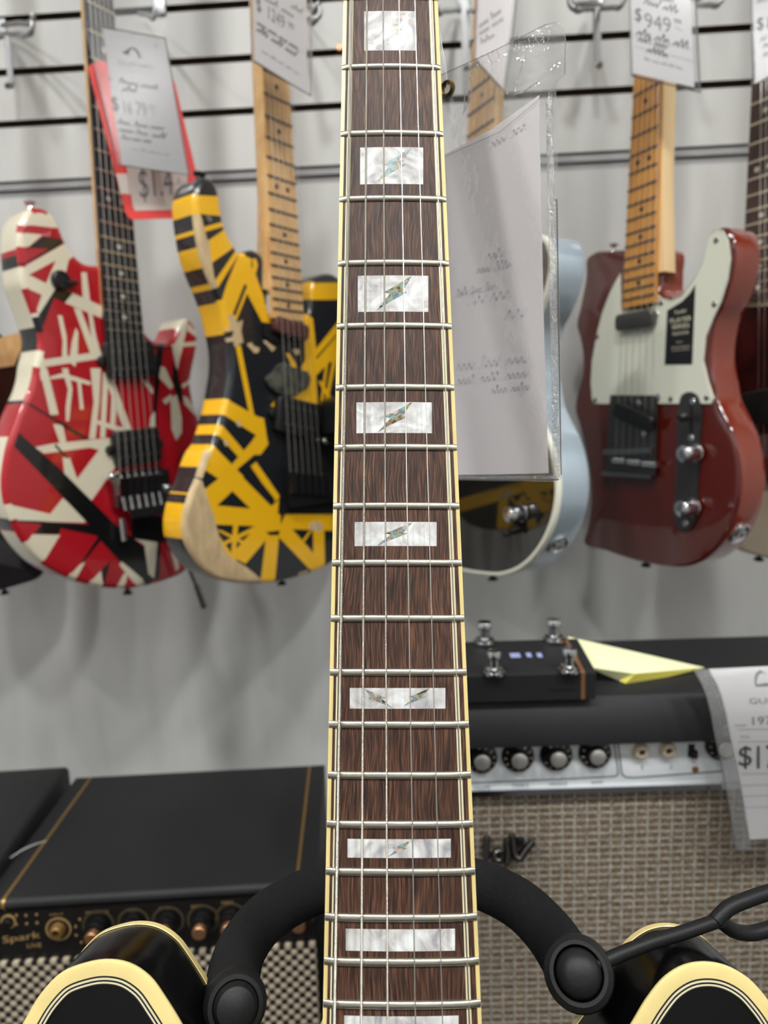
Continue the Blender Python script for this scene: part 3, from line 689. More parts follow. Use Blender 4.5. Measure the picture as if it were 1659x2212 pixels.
# right cap with the ring of the safety strap around it
c = camP(1250, 2102, .262)
mm = SF.I @ facing(c)
MB().lathe([(.0115, -.012), (.0086, -.004), (.0084, .001), (.0082, .004), (.0070, .006), (.004, .0074), (.0004, .0078)], mm, 36).build('end_cap', M['rubber'], st)
mb = MB(); mb.lathe([(.0095, -.005), (.0125, -.004), (.0130, -.001), (.0124, .002), (.0106, .0035), (.0092, .0035), (.0086, .001), (.0086, -.004), (.0095, -.005)], mm, 40, cap=False)
def pth(l): return [SF.L(camP(*p)) for p in l]
mb.tube(smooth3(pth([(1288, 2086, .262), (1330, 2066, .263), (1400, 2038, .266), (1480, 2013, .270), (1560, 1985, .274)]), .003), [.0032, .0029, .0026] + [.0025] * 100 if 0 else .0026, 14)
mb.tube(smooth3(pth([(1545, 1990, .273), (1572, 1962, .275), (1610, 1945, .277), (1680, 1922, .281), (1780, 1900, .287), (1850, 1930, .292), (1800, 1985, .288), (1680, 2002, .281), (1610, 2016, .277), (1580, 2008, .275), (1556, 1988, .273)]), .003), .0029, 14)
mb.build('safety_strap', M['rubber'], st)
# post and tripod feet behind the guitar
pb = SF.L(camP(829, 1893, .352)); lo = Vector((pb.x, pb.y + .02, .10))
MB().tube([pb, Vector((pb.x, pb.y + .015, pb.z - .02)), lo], .011, 16).build('post', M['black'], st)
for a in (-90, 30, 150):
    e = Vector((.26 * math.cos(R_(a)), .26 * math.sin(R_(a)) + lo.y, .012)); MB().tube([Vector((lo.x, lo.y, .16)), e], .008, 12).build('leg', M['black'], st)
# lower cradle under the guitar body
bot = SF.I @ (GM @ Vector((0.01, -.905, -.035)))
mb = MB().tube([Vector((lo.x, lo.y, bot.z - .02)), Vector((bot.x - .0, bot.y, bot.z - .02))], .008, 12)
mb.tube([Vector((bot.x - .09, bot.y, bot.z - .009)), Vector((bot.x + .09, bot.y, bot.z - .009))], .009, 12); mb.build('cradle', M['foam'], st)

# ================================================================== THE CLEAR TAG HANGING BESIDE THE NECK
TF = wframe(1085, 600, .352, rot=-36)
tg = thing('price_tag', TF, 'large clear vinyl price sleeve seen from behind, hanging right of the front guitar neck', 'price tag')
T2 = TF.p2
top = [T2(*p) for p in [(880, 195), (950, 163), (1000, 141), (1060, 113), (1120, 83), (1180, 52), (1203, 48), (1217, 60), (1221, 85), (1220, 160), (1206, 170), (1199, 176)]]
rgt = [T2(*p) for p in [(1203, 350), (1206, 600), (1211, 900), (1214, 1022), (1211, 1034), (1200, 1040), (1080, 1039), (1000, 1037.5), (800, 1036)]]
outl = top + rgt
mb = MB().prism(outl, -.0009, .0003); mb.build('sleeve', M['vinyl'], tg, smooth=None)
# welded edge strips
mb = MB()
def pstrip(mb, pts, w, z, mi=0):
    pts = [Vector(TF.hit(*p, 'z', z)) for p in pts]
    for a, b in zip(pts, pts[1:]):
        d = (b - a).normalized(); s = Vector((-d.y, d.x, 0)) * w / 2; mb.add([a - s, b - s, b + s, a + s], [(0, 1, 2, 3)], mi)
q = lambda l: [T2(*p) for p in l]
mb.prism(q([(1180, 215), (1194, 205), (1203, 600), (1210, 1030), (1196, 1030), (1190, 700)]), .0004, .0007)
mb.prism(q([(800, 1028), (1205, 1028), (1208, 1037), (800, 1035)]), .0004, .0007)
mb.build('weld_seam', M['vinylhaze'], tg, label='wrinkled welded seam')
mb = MB(); k = 0
seam = [(1196, 430)] + [(1198 + 10 * (y - 430) / 600, y) for y in range(440, 1020, 9)]
for i in range(0, len(seam) - 1): pstrip(mb, [(seam[i][0] + 4, seam[i][1]), (seam[i][0] + 4, seam[i][1] + 6)], .0005, .0009)
pstrip(mb, [(1203, 430), (1207, 700), (1212, 1026)], .0005, .0008); pstrip(mb, [(800, 1034), (1206, 1036)], .0005, .0008)
mb.build('stitch_line', M['tag_edge'], tg); mb = MB()
pstrip(mb, [(950, 163), (1060, 113), (1180, 52)], .0003, .0005); pstrip(mb, [(1221, 85), (1220, 160)], .0003, .0005); pstrip(mb, [(957, 340), (1080, 285), (1172, 208)], .0002, .0005)
mb.build('sleeve_rim', M['tag_edge'], tg)
pp = q([(860, 375), (958, 334), (1060, 280), (1164, 205), (1168, 420), (1174, 700), (1184, 1022), (1080, 1025), (860, 1027)])
paper = MB().prism(pp, -.0005, -.0002).build('card', M['paper'], tg, smooth=None)
mb = MB()
def ghost(x0, y0, x1, y1, h, seed, words): scribble(mb, TF, (x0, y0), (x1, y1), h * .8, -.00012, .0015, 0, seed, words)
ghost(1060, 320, 1150, 270, .005, 3, 2); ghost(1050, 560, 1100, 550, .005, 4, 1); ghost(1030, 590, 1110, 575, .004, 14, 2); ghost(1010, 660, 1110, 640, .008, 5, 2); ghost(985, 640, 1080, 622, .004, 6, 3)
ghost(1090, 690, 1150, 680, .009, 7, 1); ghost(985, 800, 1150, 780, .006, 8, 3); ghost(985, 830, 1150, 812, .005, 9, 3); ghost(1060, 850, 1150, 840, .004, 10, 2)
mb.build('show_through_writing', M['ghost'], paper)
mb = MB(); a = T2(1126, 850); mb.add([(a[0] + dx * .001, a[1] + dy * .001, -.0001) for dx, dy in ((-2, 0), (-.6, 1.6), (1, 1.2), (1.8, 2.2), (2.2, .2), (1.2, -.6), (.3, -2.2), (-.8, -1.4))], [tuple(range(8))])
mb.build('scuff', M['paperwhite'], paper)
# raised lettering moulded in the header, read from behind
mb = MB(); A = Vector(TF.hit(1215, 155, 'z', .0005))
put_text(mb, '8ACAO', TF, (1017, 163), (1082, 131), (1009, 135), .0006); put_text(mb, '//emusa7', TF, (1092, 126), (1194, 88), (1088, 92), .0006)
put_text(mb, '40', TF, (1104, 90), (1128, 82), (1102, 80), .0006)
mb.build('embossed_lettering', M['vinylhaze'], tg)
# creases catching the light
mb = MB()
for c_ in ([(1006, 168), (1004, 200), (1003, 236), (1000, 246)], [(1016, 166), (1020, 190), (1015, 215), (1004, 240)], [(1132, 116), (1125, 150), (1117, 175), (1113, 198)], [(1090, 185), (1096, 205)], [(1110, 205), (1128, 200), (1150, 184), (1165, 176)], [(1186, 200), (1184, 250), (1182, 300), (1187, 360)], [(1187, 330), (1186, 380), (1196, 430)]):
    mb.tube([TF.hit(*p, 'z', .0006) for p in c_], .00035, 8)
mb.build('crease', M['vinylhaze'], tg)
gc = Vector(TF.hit(966, 192, 'z', 0)); mg = Matrix.Translation(gc)
MB().lathe([(.0024, .0008), (.0030, .0014), (.0037, .0011), (.0040, .0003), (.0040, -.0010), (.0024, -.0012), (.0024, .0008)], mg, 28, cap=False).build('grommet', M['brass'], tg, label='brass grommet')
mb = MB()
th = [(966, 188, .0006), (963, 150, .001), (955, 105, .002), (948, 60, .003), (930, 25, .010), (890, -4, .02), (850, -40, .025)]
mb.tube(smooth3([TF.hit(x, y, 'z', z) for x, y, z in th], .003), .00022, 8); mb.tube(smooth3([TF.hit(x - 3, y + 2, 'z', z - .001) for x, y, z in th[:5]] , .003), .00018, 8)
mb.build('hanging_thread', M['nylon'], tg)
# ================================================================== GUITARS ON THE WALL
def px_neck(fr, name_root, Ltop, Lbot, Rtop, Rbot, zt, bridge_px, board_m, neck_m, fret_m, dots, dot_m, nut_dist=.648, scale=1.0, thick=.0055, depth=.016, inset=0.0, label=None, last=22, heel=None, heelr=None):
    """fretboard with frets and a D-shaped neck, photo lines Ltop-Lbot and Rtop-Rbot"""
    lt, lb, rt, rb = (Vector(fr.hit(*p, 'z', zt)) for p in (Ltop, Lbot, Rtop, Rbot))
    by = Vector(fr.hit(*bridge_px, 'z', zt)).y; sc = nut_dist * scale; yn = by + sc
    yb = (lb.y + rb.y) / 2
    fx = lambda y: lt.x + (lb.x - lt.x) * (y - lt.y) / (lb.y - lt.y); gx = lambda y: rt.x + (rb.x - rt.x) * (y - rt.y) / (rb.y - rt.y)
    MB().add([(fx(yn), yn, zt), (gx(yn), yn, zt), (gx(yb), yb, zt), (fx(yb), yb, zt), (fx(yn), yn, zt - thick), (gx(yn), yn, zt - thick), (gx(yb), yb, zt - thick), (fx(yb), yb, zt - thick)],
             [(0, 3, 2, 1), (4, 5, 6, 7), (0, 1, 5, 4), (1, 2, 6, 5), (2, 3, 7, 6), (3, 0, 4, 7)]).build('fretboard', board_m, name_root, smooth=None)
    rows = [(yn + .004, fx(yn), gx(yn), depth)]
    for k in range(1, 9):
        y = yn + (yb - yn) * k / 8 * .93
        w_ = (heel if heel and k > 6 else 0) * (k - 6) * .5
        rows.append((y, fx(y) - w_, gx(y) + ((heelr or 0) * (k - 6) * .5 if k > 6 else 0), depth * (1 + .25 * k / 8)))
    dneck(MB(), rows, zt - thick + .0001).build('neck', neck_m, name_root)
    for n_ in range(1, last + 1):
        y = by + sc * 2 ** (-n_ / 12)
        if y < yb + .002 or (fr.proj((fx(y), y, zt))[1] < -60 and fr.proj((gx(y), y, zt))[1] < -60): continue
        MB().box(fx(y), gx(y), y - .0012, y + .0012, zt - .0002, zt + .0011).build('fret', fret_m, name_root, smooth=None)
    for n_ in dots:
        y0 = by + sc * 2 ** (-n_ / 12); y1 = by + sc * 2 ** (-(n_ - 1) / 12); y = (y0 + y1) / 2
        if y < yb or fr.proj((fx(y), y, zt))[1] < -30: continue
        for u in ((.3, .7) if n_ == 12 or n_ == 24 else (.5,)):
            MB().lathe([(.0001, 0), (.003, 0), (.003, .0002), (.0001, .0002)], Matrix.Translation((fx(y) + (gx(y) - fx(y)) * u, y, zt)), 14).build('position_dot', dot_m, name_root)
    MB().prism([(fx(yn), yn), (gx(yn), yn), (gx(yn) + .012, yn + .03), (gx(yn) + .016, yn + .16), (fx(yn), yn + .18), (fx(yn) - .012, yn + .03)], zt - .016, zt - .003).build('headstock', neck_m, name_root)
    return fx, gx, yn, yb, by
def strings(fr, root, fx, gx, yn, zt, bridge_l, bridge_r, zb, m, n=6, r=.00035):
    a = Vector(fr.hit(*bridge_l, 'z', zb)); b = Vector(fr.hit(*bridge_r, 'z', zb))
    for i in range(n):
        u = (i + .5) / n; v = .1 + .8 * i / (n - 1); e = a + (b - a) * u
        MB().tube([Vector((fx(yn) + (gx(yn) - fx(yn)) * v, yn, zt + .002)), Vector((e.x, e.y, zb))], r * (1.3 - .1 * i), 6).build('string', m, root)
def side_point(fr, loop, px, py, zc):
    loop = ccw(loop); nr = normals2(loop)
    i = min(range(len(loop)), key=lambda k: (fr.proj((loop[k][0], loop[k][1], zc))[0] - px) ** 2 + (fr.proj((loop[k][0], loop[k][1], zc))[1] - py) ** 2)
    return Vector((loop[i][0], loop[i][1], zc)), Vector((nr[i][0], nr[i][1], 0))
def oriented(p, z, up=Vector((0, 0, 1))):
    z = z.normalized(); x = up.cross(z)
    if x.length < 1e-4: x = Vector((1, 0, 0))
    x.normalize(); y = z.cross(x); return Matrix.Translation(p) @ Matrix((x, y, z)).transposed().to_4x4()
def strap_pin(fr, loop, px, py, zc, root, m, s=1.0):
    p, n = side_point(fr, loop, px, py, zc)
    MB().lathe([(.005 * s, -.001), (.0032 * s, .002), (.003 * s, .006), (.006 * s, .008), (.0065 * s, .010), (.0045 * s, .011), (.001, .0115)], oriented(p, n), 18).build('strap_button', m, root)
def screw(mb, p, r=.003, mi=0):
    mb.lathe([(r, 0), (r, .0006), (r * .7, .0013), (r * .25, .0014)], Matrix.Translation(p), 14, mi)
def knob(fr, px, py, root, m, r=.0085, h=.018, z=0.0, cap=None, name='knob'):
    p = Vector(fr.hit(px, py, 'z', z))
    return MB().lathe([(r * 1.05, 0), (r * 1.05, .0012), (r * .97, .0015), (r * .95, h - .002), (r * .9, h - .0006), (r * .8, h), (r * .4, h + .0012), (.0004, h + .0016)], Matrix.Translation(p), 26).build(name, m, root)
def humbucker(fr, root, A, B, w, z, rows=True, m='black', ears=True):
    """A, B photo points at the ends of its long axis; w height in metres"""
    a = Vector(fr.hit(*A, 'z', z)); b = Vector(fr.hit(*B, 'z', z)); d = (b - a); L = d.length; ang = math.atan2(d.y, d.x); c = (a + b) / 2
    mm = Matrix.Translation((c.x, c.y, 0)) @ Matrix.Rotation(ang, 4, 'Z')
    loop = []
    for cx_, cy_, a0 in ((L / 2 - .006, w / 2 - .006, 0), (-L / 2 + .006, w / 2 - .006, 90), (-L / 2 + .006, -w / 2 + .006, 180), (L / 2 - .006, -w / 2 + .006, 270)):
        for k in range(5): t = R_(a0 + 90 * k / 4); loop.append(tuple((mm @ Vector((cx_ + .006 * math.cos(t), cy_ + .006 * math.sin(t), 0)))[:2]))
    mb = MB().pillow(loop, z, z + .010, .002)
    if ears:
        for s in (-1, 1):
            e = mm @ Vector((s * (L / 2 + .002), 0, 0)); mb.lathe([(.006, 0), (.006, .004), (.003, .005), (.0005, .005)], Matrix.Translation((e.x, e.y, z)), 16)
    hb = mb.build('pickup', M[m], root)
    if rows:
        for row in (-1, 1):
            for i in range(6):
                p = mm @ Vector(((i - 2.5) * .0102, row * w * .24, 0)); MB().lathe([(.0022, 0), (.0022, .0006), (.0006, .0009)], Matrix.Translation((p.x, p.y, z + .0099)), 10).build('pole_piece', M['gunmetal'], hb)
    return hb

# ------------------------------------------------------------------ red guitar with cream and black stripes
RF = wframe(250, 850, .845, rot=58)
rg = thing('electric_guitar', RF, 'red electric guitar crossed by cream and black stripes, on the wall at left', 'guitar')
ro = (Z('r1', 360, 165, 290, 240, 245, 330, 225, 470, 225, 640, 245, 860, 262, 1060, 320, 1220, 385, 1400, 445, 1580, 478, 1720, 462, 1880, 425, 2030)
      + Z('r3', 325, 60, 285, 200, 225, 330, 150, 520, 85, 700, 45, 900, 30, 1050, 40, 1200, 85, 1370, 150, 1520, 250, 1680, 400, 1840, 620, 1970, 850, 2050, 1050, 2085, 1200, 2090)
      + Z('r4', 450, 1960, 640, 1925, 860, 1860, 1040, 1780, 1170, 1650) + [(440, 1185), (456, 1110), (455, 1040), (447, 960), (436, 920)]
      + Z('r2', 1240, 1480, 1200, 1300, 1180, 1150, 1205, 980, 1245, 790, 1266, 650, 1250, 530, 1205, 430, 1130, 372, 1070, 395, 1020, 470, 985, 560, 930, 640, 850, 665, 760, 650, 690, 600, 640, 548)
      + Z('r1', 1290, 830, 1190, 845, 1080, 838, 1010, 818, 950, 775, 880, 700, 800, 580, 740, 440, 700, 340, 640, 240, 560, 180, 450, 150))
rl = spline(RF.poly(ro), .002)
c_, k_, d_ = 1, 2, 0
PR = []
def pt(slot, key, *a): PR.append((RF.poly(Z(key, *a)), slot))
pt(1, 'r1', 60, 230, 255, 225, 420, 200, 640, 240, 715, 375, 640, 400, 400, 370, 240, 370, 60, 400)
pt(1, 'r1', 60, 480, 240, 455, 510, 480, 350, 620, 180, 650, 60, 690)
pt(2, 'r1', 520, 500, 800, 545, 680, 640, 300, 830, 230, 875, 60, 950, -50, 900, 0, 790, 160, 735, 350, 620)
pt(0, 'r1', 200, 632, 580, 650, 285, 820, 210, 845)
pt(1, 'r1', 60, 960, 280, 868, 790, 575, 895, 705, 820, 790, 780, 960, 655, 1000, 665, 1130, 490, 1400, 420, 1480, 330, 1330, 240, 1090)
pt(0, 'r1', 345, 960, 665, 790, 550, 1062); pt(0, 'r1', 250, 1090, 340, 1130, 500, 1200, 420, 1430, 395, 1480, 300, 1250)
pt(2, 'r1', 680, 1100, 870, 1180, 775, 1290, 645, 1240, 520, 1560, 470, 1740, 380, 1860, 260, 1960, 200, 1950, 330, 1650, 470, 1430)
pt(1, 'r1', 870, 1175, 1240, 1345, 1240, 1490, 775, 1295); pt(1, 'r1', 970, 930, 1035, 930, 1080, 1300, 1150, 1700, 1215, 1920, 1080, 1920, 1090, 1700, 1060, 1450, 990, 1250)
pt(1, 'r1', 880, 1350, 970, 1380, 1110, 1760, 1110, 1910, 1075, 1890); pt(1, 'r1', 690, 1440, 745, 1450, 795, 1700, 805, 1960, 740, 1960, 750, 1750)
pt(1, 'r1', 905, 1590, 935, 1650, 930, 1900, 900, 2060, 825, 2000, 860, 1750); pt(1, 'r1', 505, 1975, 1210, 1875, 1210, 1960, 505, 2065)
pt(1, 'r1', 470, 1750, 530, 1980, 565, 2220, 490, 2220, 450, 2000); pt(1, 'r1', 330, 1900, 440, 1790, 470, 2000, 420, 2120, 330, 2120)
pt(1, 'r3', 375, -20, 450, -20, 560, 420, 480, 425); pt(1, 'r3', 508, 515, 600, 520, 645, 745, 595, 760); pt(1, 'r3', 600, 830, 665, 830, 745, 1060, 870, 1250, 620, 1045)
pt(1, 'r3', 590, -20, 650, -20, 692, 180, 660, 485, 630, 485, 628, 350, 650, 180); pt(1, 'r3', 480, 60, 600, 25, 872, 110, 860, 142, 740, 110, 600, 72, 480, 84)
pt(1, 'r3', 735, 60, 770, 90, 800, 372, 765, 375); pt(1, 'r3', 865, -20, 965, -20, 950, 300, 912, 655, 850, 655, 895, 300)
pt(1, 'r3', 985, 20, 1040, 20, 1005, 645, 955, 645); pt(1, 'r3', 985, 30, 1070, 50, 1260, 575, 1195, 600); pt(1, 'r3', 1070, 160, 1125, 200, 1095, 560, 1050, 545)
pt(1, 'r3', 900, 465, 1255, 572, 1200, 612, 900, 505); pt(1, 'r3', 330, 735, 500, 700, 950, 655, 1100, 640, 1120, 900, 860, 1265, 705, 1080, 945, 760, 860, 738, 420, 795)
pt(1, 'r3', 600, 1220, 840, 1425, 800, 1455, 160, 1440, 20, 1400, 20, 1270, 100, 1285, 480, 1372)
pt(2, 'r3', 240, 308, 290, 318, 860, 655, 790, 655); pt(2, 'r3', 530, 700, 665, 845, 620, 835, 520, 722)
pt(2, 'r3', 170, 580, 230, 640, 560, 930, 1120, 1490, 1400, 1700, 1400, 2000, 1240, 1870, 930, 1560, 580, 1190, 135, 725)
pt(2, 'r4', 0, 1040, 300, 1290, 480, 1450, 730, 1760, 720, 1850, 620, 1920, 540, 1900, 0, 1310)
pt(1, 'r3', -50, 640, 60, 690, 46, 900, 52, 1290, -50, 1400)
pt(2, 'r3', -50, 1425, 380, 1440, 940, 1480, 945, 1585, 580, 1510, 560, 1572, 325, 1562, 400, 1470, 120, 1445, 130, 1510, -50, 1500)
pt(1, 'r3', 310, 1568, 575, 1572, 405, 1850, 225, 1690); pt(2, 'r3', 940, 1590, 985, 1600, 800, 1835, 760, 1855)
pt(1, 'r3', 770, 1850, 815, 1830, 700, 2040, 615, 2010); pt(1, 'r3', 965, 1915, 990, 2100, 860, 2100, 845, 2040); pt(2, 'r3', 1055, 1825, 990, 2080, 970, 1900)
pt(1, 'r3', 1180, 1945, 1225, 1925, 1185, 2110, 1115, 2070); pt(1, 'r3', 1160, 1825, 1360, 1990, 1400, 2100, 1320, 2080, 1140, 1860)
pt(1, 'r4', 440, 1365, 755, 1415, 700, 1840, 635, 1790, 590, 1460); pt(2, 'r4', 440, 1120, 760, 1130, 945, 1390, 950, 1445, 750, 1430, 440, 1385)
pt(2, 'r4', 740, 1420, 775, 1440, 760, 1860, 700, 1860); pt(1, 'r4', 865, 1430, 945, 1430, 985, 1720, 950, 1760)
pt(1, 'r2', 1040, 372, 1150, 365, 1115, 550, 1010, 1005, 955, 750, 1030, 560); pt(1, 'r2', 930, 680, 1270, 648, 1270, 700, 930, 720); pt(1, 'r2', 1145, 435, 1270, 560, 1250, 600, 1130, 522)
pt(1, 'r2', 620, 690, 700, 690, 700, 770, 640, 730); pt(2, 'r2', 775, 665, 850, 685, 775, 1400, 765, 1740, 735, 1740, 725, 1400, 755, 900); pt(2, 'r2', 720, 700, 940, 700, 940, 735, 720, 740)
pt(2, 'r2', 970, 880, 1015, 1000, 1065, 1250, 1085, 1385, 1010, 1340, 948, 1100); pt(1, 'r2', 815, 945, 865, 960, 965, 1185, 930, 1225, 795, 1080)
pt(1, 'r2', 580, 1110, 645, 1110, 725, 1220, 720, 1285); pt(1, 'r2', 930, 1330, 1005, 1285, 1065, 1560, 1065, 1740, 1000, 1835, 945, 1700); pt(1, 'r2', 1080, 1300, 1130, 1315, 1240, 1450, 1225, 1535, 1100, 1400)
pt(1, 'r2', 838, 1350, 935, 1280, 960, 1325, 870, 1405); pt(1, 'r2', 1058, 1170, 1180, 1095, 1185, 1140, 1080, 1212); pt(1, 'r2', 690, 1560, 745, 1480, 752, 1750, 675, 1745)
SR = list(PR)
def ps_(slot, key, *a): SR.append((RF.poly(Z(key, *a)), slot))
ps_(1, 'r1', -60, 330, 300, 250, 300, 640, -60, 740); ps_(0, 'r1', 180, 640, 262, 640, 262, 730, 180, 760); ps_(2, 'r1', -60, 770, 290, 715, 305, 860, -60, 930); ps_(1, 'r1', -60, 930, 300, 862, 520, 1500, 420, 1660, -60, 1400)
ps_(2, 'r1', 250, 1640, 540, 1560, 540, 1850, 200, 2000); ps_(1, 'r1', 150, 1980, 520, 1860, 520, 2101, 100, 2120)
ps_(1, 'r3', -60, 0, 400, 0, 260, 330, -60, 300); ps_(2, 'r3', -60, 270, 280, 290, 265, 320, -60, 310); ps_(1, 'r3', -60, 330, 230, 350, 190, 470, -60, 450); ps_(2, 'r3', -60, 480, 180, 480, 130, 640, -60, 610)
ps_(1, 'r3', -60, 640, 130, 650, 70, 1000, 110, 1390, -60, 1390); ps_(2, 'r3', -60, 1395, 140, 1410, 190, 1530, -60, 1520); ps_(1, 'r3', -60, 1530, 230, 1540, 460, 1860, 380, 1960, -60, 1900)
body_mesh(rl, .044, .006, PR, SR).build('body', [M['redpaint'], M['creampaint'], M['stripeblack']], rg, smooth=50, weld=True)
fx, gx, yn, yb, by = px_neck(RF, rg, (186, 0), (232, 745), (245, 0), (312, 745), .009, (300, 1035), M['ebony'], M['maple'], M['fret'], (3, 5, 7, 9, 12, 15, 17, 19, 21), M['pearldot'])
humbucker(RF, rg, (222, 780), (326, 775), .044, .001); humbucker(RF, rg, (240, 972), (338, 958), .044, .001)
# double locking vibrato
mb = MB(); q = RF.p2
mb.prism([q(232, 1024), q(352, 1012), q(358, 1080), q(240, 1096)], .004, .012); bridge = mb.build('vibrato_bridge', M['darkchrome'], rg, smooth=None)
a = Vector(RF.hit(250, 1040, 'z', .012)); b = Vector(RF.hit(345, 1028, 'z', .012))
for i in range(6):
    p = a + (b - a) * (i + .5) / 6; sd = MB().box(p.x - .0046, p.x + .0046, p.y - .018, p.y + .012, .012, .018).lathe([(.0025, 0), (.0025, .002), (.001, .0025)], Matrix.Translation((p.x, p.y + .004, .018)), 10); sd.build('saddle', M['chrome'], bridge)
    MB().tube([Vector((p.x, p.y - .02, .016)), Vector((p.x, p.y - .036, .020))], .0025, 10).build('fine_tuner', M['chrome'], bridge)
MB().prism([q(250, 1088), q(362, 1070), q(364, 1104), q(268, 1118)], .016, .019).build('tuner_bar', M['chrome'], bridge, smooth=None)
for px_, py_ in ((238, 1029), (358, 1054)): knob(RF, px_, py_, bridge, M['chrome'], .0048, .006, .012, name='stud')
arm_pts = [RF.hit(372, 1062, 'z', .018), RF.hit(385, 1066, 'z', .022), RF.hit(388, 1080, 'z', .024), RF.hit(384, 1150, 'z', .022), RF.hit(402, 1210, 'z', .022), RF.hit(428, 1275, 'z', .022)]
mb = MB().tube(smooth3(arm_pts, .004), .0028, 12); mb.tube([RF.hit(424, 1265, 'z', .022), RF.hit(441, 1312, 'z', .022)], [.004, .0045], 12); mb.build('vibrato_arm', M['darkchrome'], bridge)
MB().tube([RF.hit(262, 1120, 'z', .008), RF.hit(268, 1168, 'z', .010)], .004, 12).build('string_lock', M['chrome'], bridge)
strings(RF, rg, fx, gx, yn, .009, (252, 1035), (346, 1022), .0185, M['steel'])
strap_pin(RF, rl, 68, 440, -.022, rg, M['chrome']); strap_pin(RF, rl, 276, 1280, -.022, rg, M['black'])
mb = MB(); p = Vector(RF.hit(131, 606, 'z', .002)); mb.lathe([(.011, -.001), (.011, .003), (.0085, .0045), (.0085, .003), (.003, .003)], Matrix.Translation(p), 24)
mb.tube([p + Vector((.004, -.002, .003)), Vector(RF.hit(166, 612, 'z', .006))], .003, 10); mb.build('strap_lock', M['black'], rg)
knob(RF, 400, 990, rg, M['black'], .009, .016)
# ------------------------------------------------------------------ yellow and black guitar
YF = wframe(590, 850, .85, rot=55)
yg = thing('electric_guitar', YF, 'worn black electric guitar with yellow stripes and bare wood scars, left of the neck', 'guitar')
yo = (Z('y5', 470, 178, 400, 215, 355, 300, 330, 420, 335, 560, 350, 700, 375, 880, 410, 1060, 460, 1230, 525, 1400, 590, 1560, 640, 1700, 690, 1880)
      + Z('y6', 285, 780, 310, 900, 325, 1050, 320, 1230, 295, 1400, 240, 1680, 165, 1940, 95, 2120) + Z('y7', 355, 330, 295, 470, 255, 600, 195, 740, 148, 900, 128, 1050, 140, 1190, 180, 1290, 250, 1400, 335, 1500, 450, 1570, 600, 1608, 800, 1618, 980, 1612, 1100, 1592, 1250, 1552, 1400, 1502, 1560, 1420)
      + [(742, 1195), (765, 1150), (772, 1090), (764, 1030), (750, 970), (738, 910), (731, 850), (734, 780), (742, 720), (750, 660), (748, 625), (738, 604)]
      + Z('y6', 1590, 80, 1500, 55, 1400, 75, 1325, 120, 1285, 220, 1275, 380, 1250, 520, 1200, 575) + Z('y5', 1240, 1800, 1215, 1400, 1200, 1260, 1165, 1150, 1110, 1080, 1040, 1045, 960, 1062, 885, 1085, 800, 975, 735, 850, 695, 740, 670, 620, 655, 500, 640, 400, 605, 290, 550, 205))
yl = spline(YF.poly(yo), .002); PY = []; PT = []
def py_(slot, key, *a): PY.append((YF.poly(Z(key, *a)), slot))
def pw(key, *a): PT.append((YF.poly(Z(key, *a)), 2))
py_(1, 'y5', 0, 470, 330, 395, 640, 410, 690, 420, 690, 650, 400, 620, 0, 700); py_(1, 'y5', 130, 930, 300, 830, 480, 765, 720, 700, 730, 755, 470, 830, 140, 975)
py_(1, 'y5', 220, 1160, 380, 1060, 510, 930, 720, 785, 830, 975, 825, 1005, 540, 1205, 330, 1380, 220, 1300); py_(1, 'y5', 840, 1035, 880, 1075, 620, 1490, 430, 1650, 420, 1600, 590, 1400)
py_(1, 'y5', 870, 1080, 1020, 1160, 1065, 1150, 1092, 1225, 1062, 1340, 1240, 1840, 1255, 1925, 1140, 1912, 962, 1570, 830, 1900, 690, 2140, 580, 2140, 520, 1880, 640, 1700, 720, 1450)
py_(0, 'y5', 1010, 1170, 1025, 1175, 1030, 1260, 1015, 1270); py_(0, 'y5', 930, 1455, 962, 1480, 820, 1845, 790, 1812)
py_(1, 'y6', 80, 600, 240, 640, 320, 750, 150, 905); py_(1, 'y6', 155, 1060, 250, 895, 340, 930, 170, 1095); py_(1, 'y6', 380, 925, 442, 918, 612, 1785, 548, 1762)
py_(1, 'y6', 50, 1495, 270, 1558, 640, 1768, 720, 1788, 752, 2000, 772, 2100, 680, 2225, 460, 2225, 625, 1990, 230, 1742, 40, 1662); py_(1, 'y6', -10, 1790, 180, 1850, 475, 2185, 400, 2225, 170, 1960, -10, 1830)
py_(1, 'y6', 1180, 555, 1235, 528, 1305, 600, 1342, 962, 1590, 650, 1760, 450, 1760, 1050, 1500, 1120, 1342, 1280, 1362, 1600, 1302, 1782, 1240, 1752, 1160, 1580, 1082, 1662, 1028, 1642, 1040, 1540, 1240, 1430, 1245, 1280, 1160, 1190, 1212, 1100)
py_(1, 'y6', 1240, 170, 1760, 170, 1760, 370, 1240, 375); py_(0, 'y6', 1340, 1062, 1592, 778, 1592, 802, 1350, 1085); py_(1, 'y6', 980, 1008, 1032, 1020, 1122, 1182, 1058, 1182); py_(1, 'y6', 798, 1642, 880, 1528, 912, 1560, 860, 1662)
py_(1, 'y6', 1460, 1100, 1490, 1100, 1422, 1620, 1390, 1620); py_(1, 'y6', 1540, 1080, 1592, 1060, 1482, 1600, 1450, 1580); py_(1, 'y6', 1370, 1350, 1402, 1340, 1542, 1560, 1500, 1592)
py_(1, 'y7', 880, 55, 935, 255, 340, 770, 250, 760, 330, 680, 580, 470, 850, 160); py_(1, 'y7', 240, 215, 420, 290, 700, 580, 975, 862, 1060, 790, 1060, 1000, 850, 1000, 560, 720, 200, 400)
py_(1, 'y7', 430, 150, 480, 65, 745, 380, 660, 402); py_(1, 'y7', 770, 480, 822, 438, 1062, 785, 1000, 822); py_(1, 'y7', 300, 850, 450, 862, 780, 882, 1060, 855, 1060, 1100, 900, 1122, 800, 1060, 300, 1040, 100, 1250, 20, 1200, 20, 850, 250, 850)
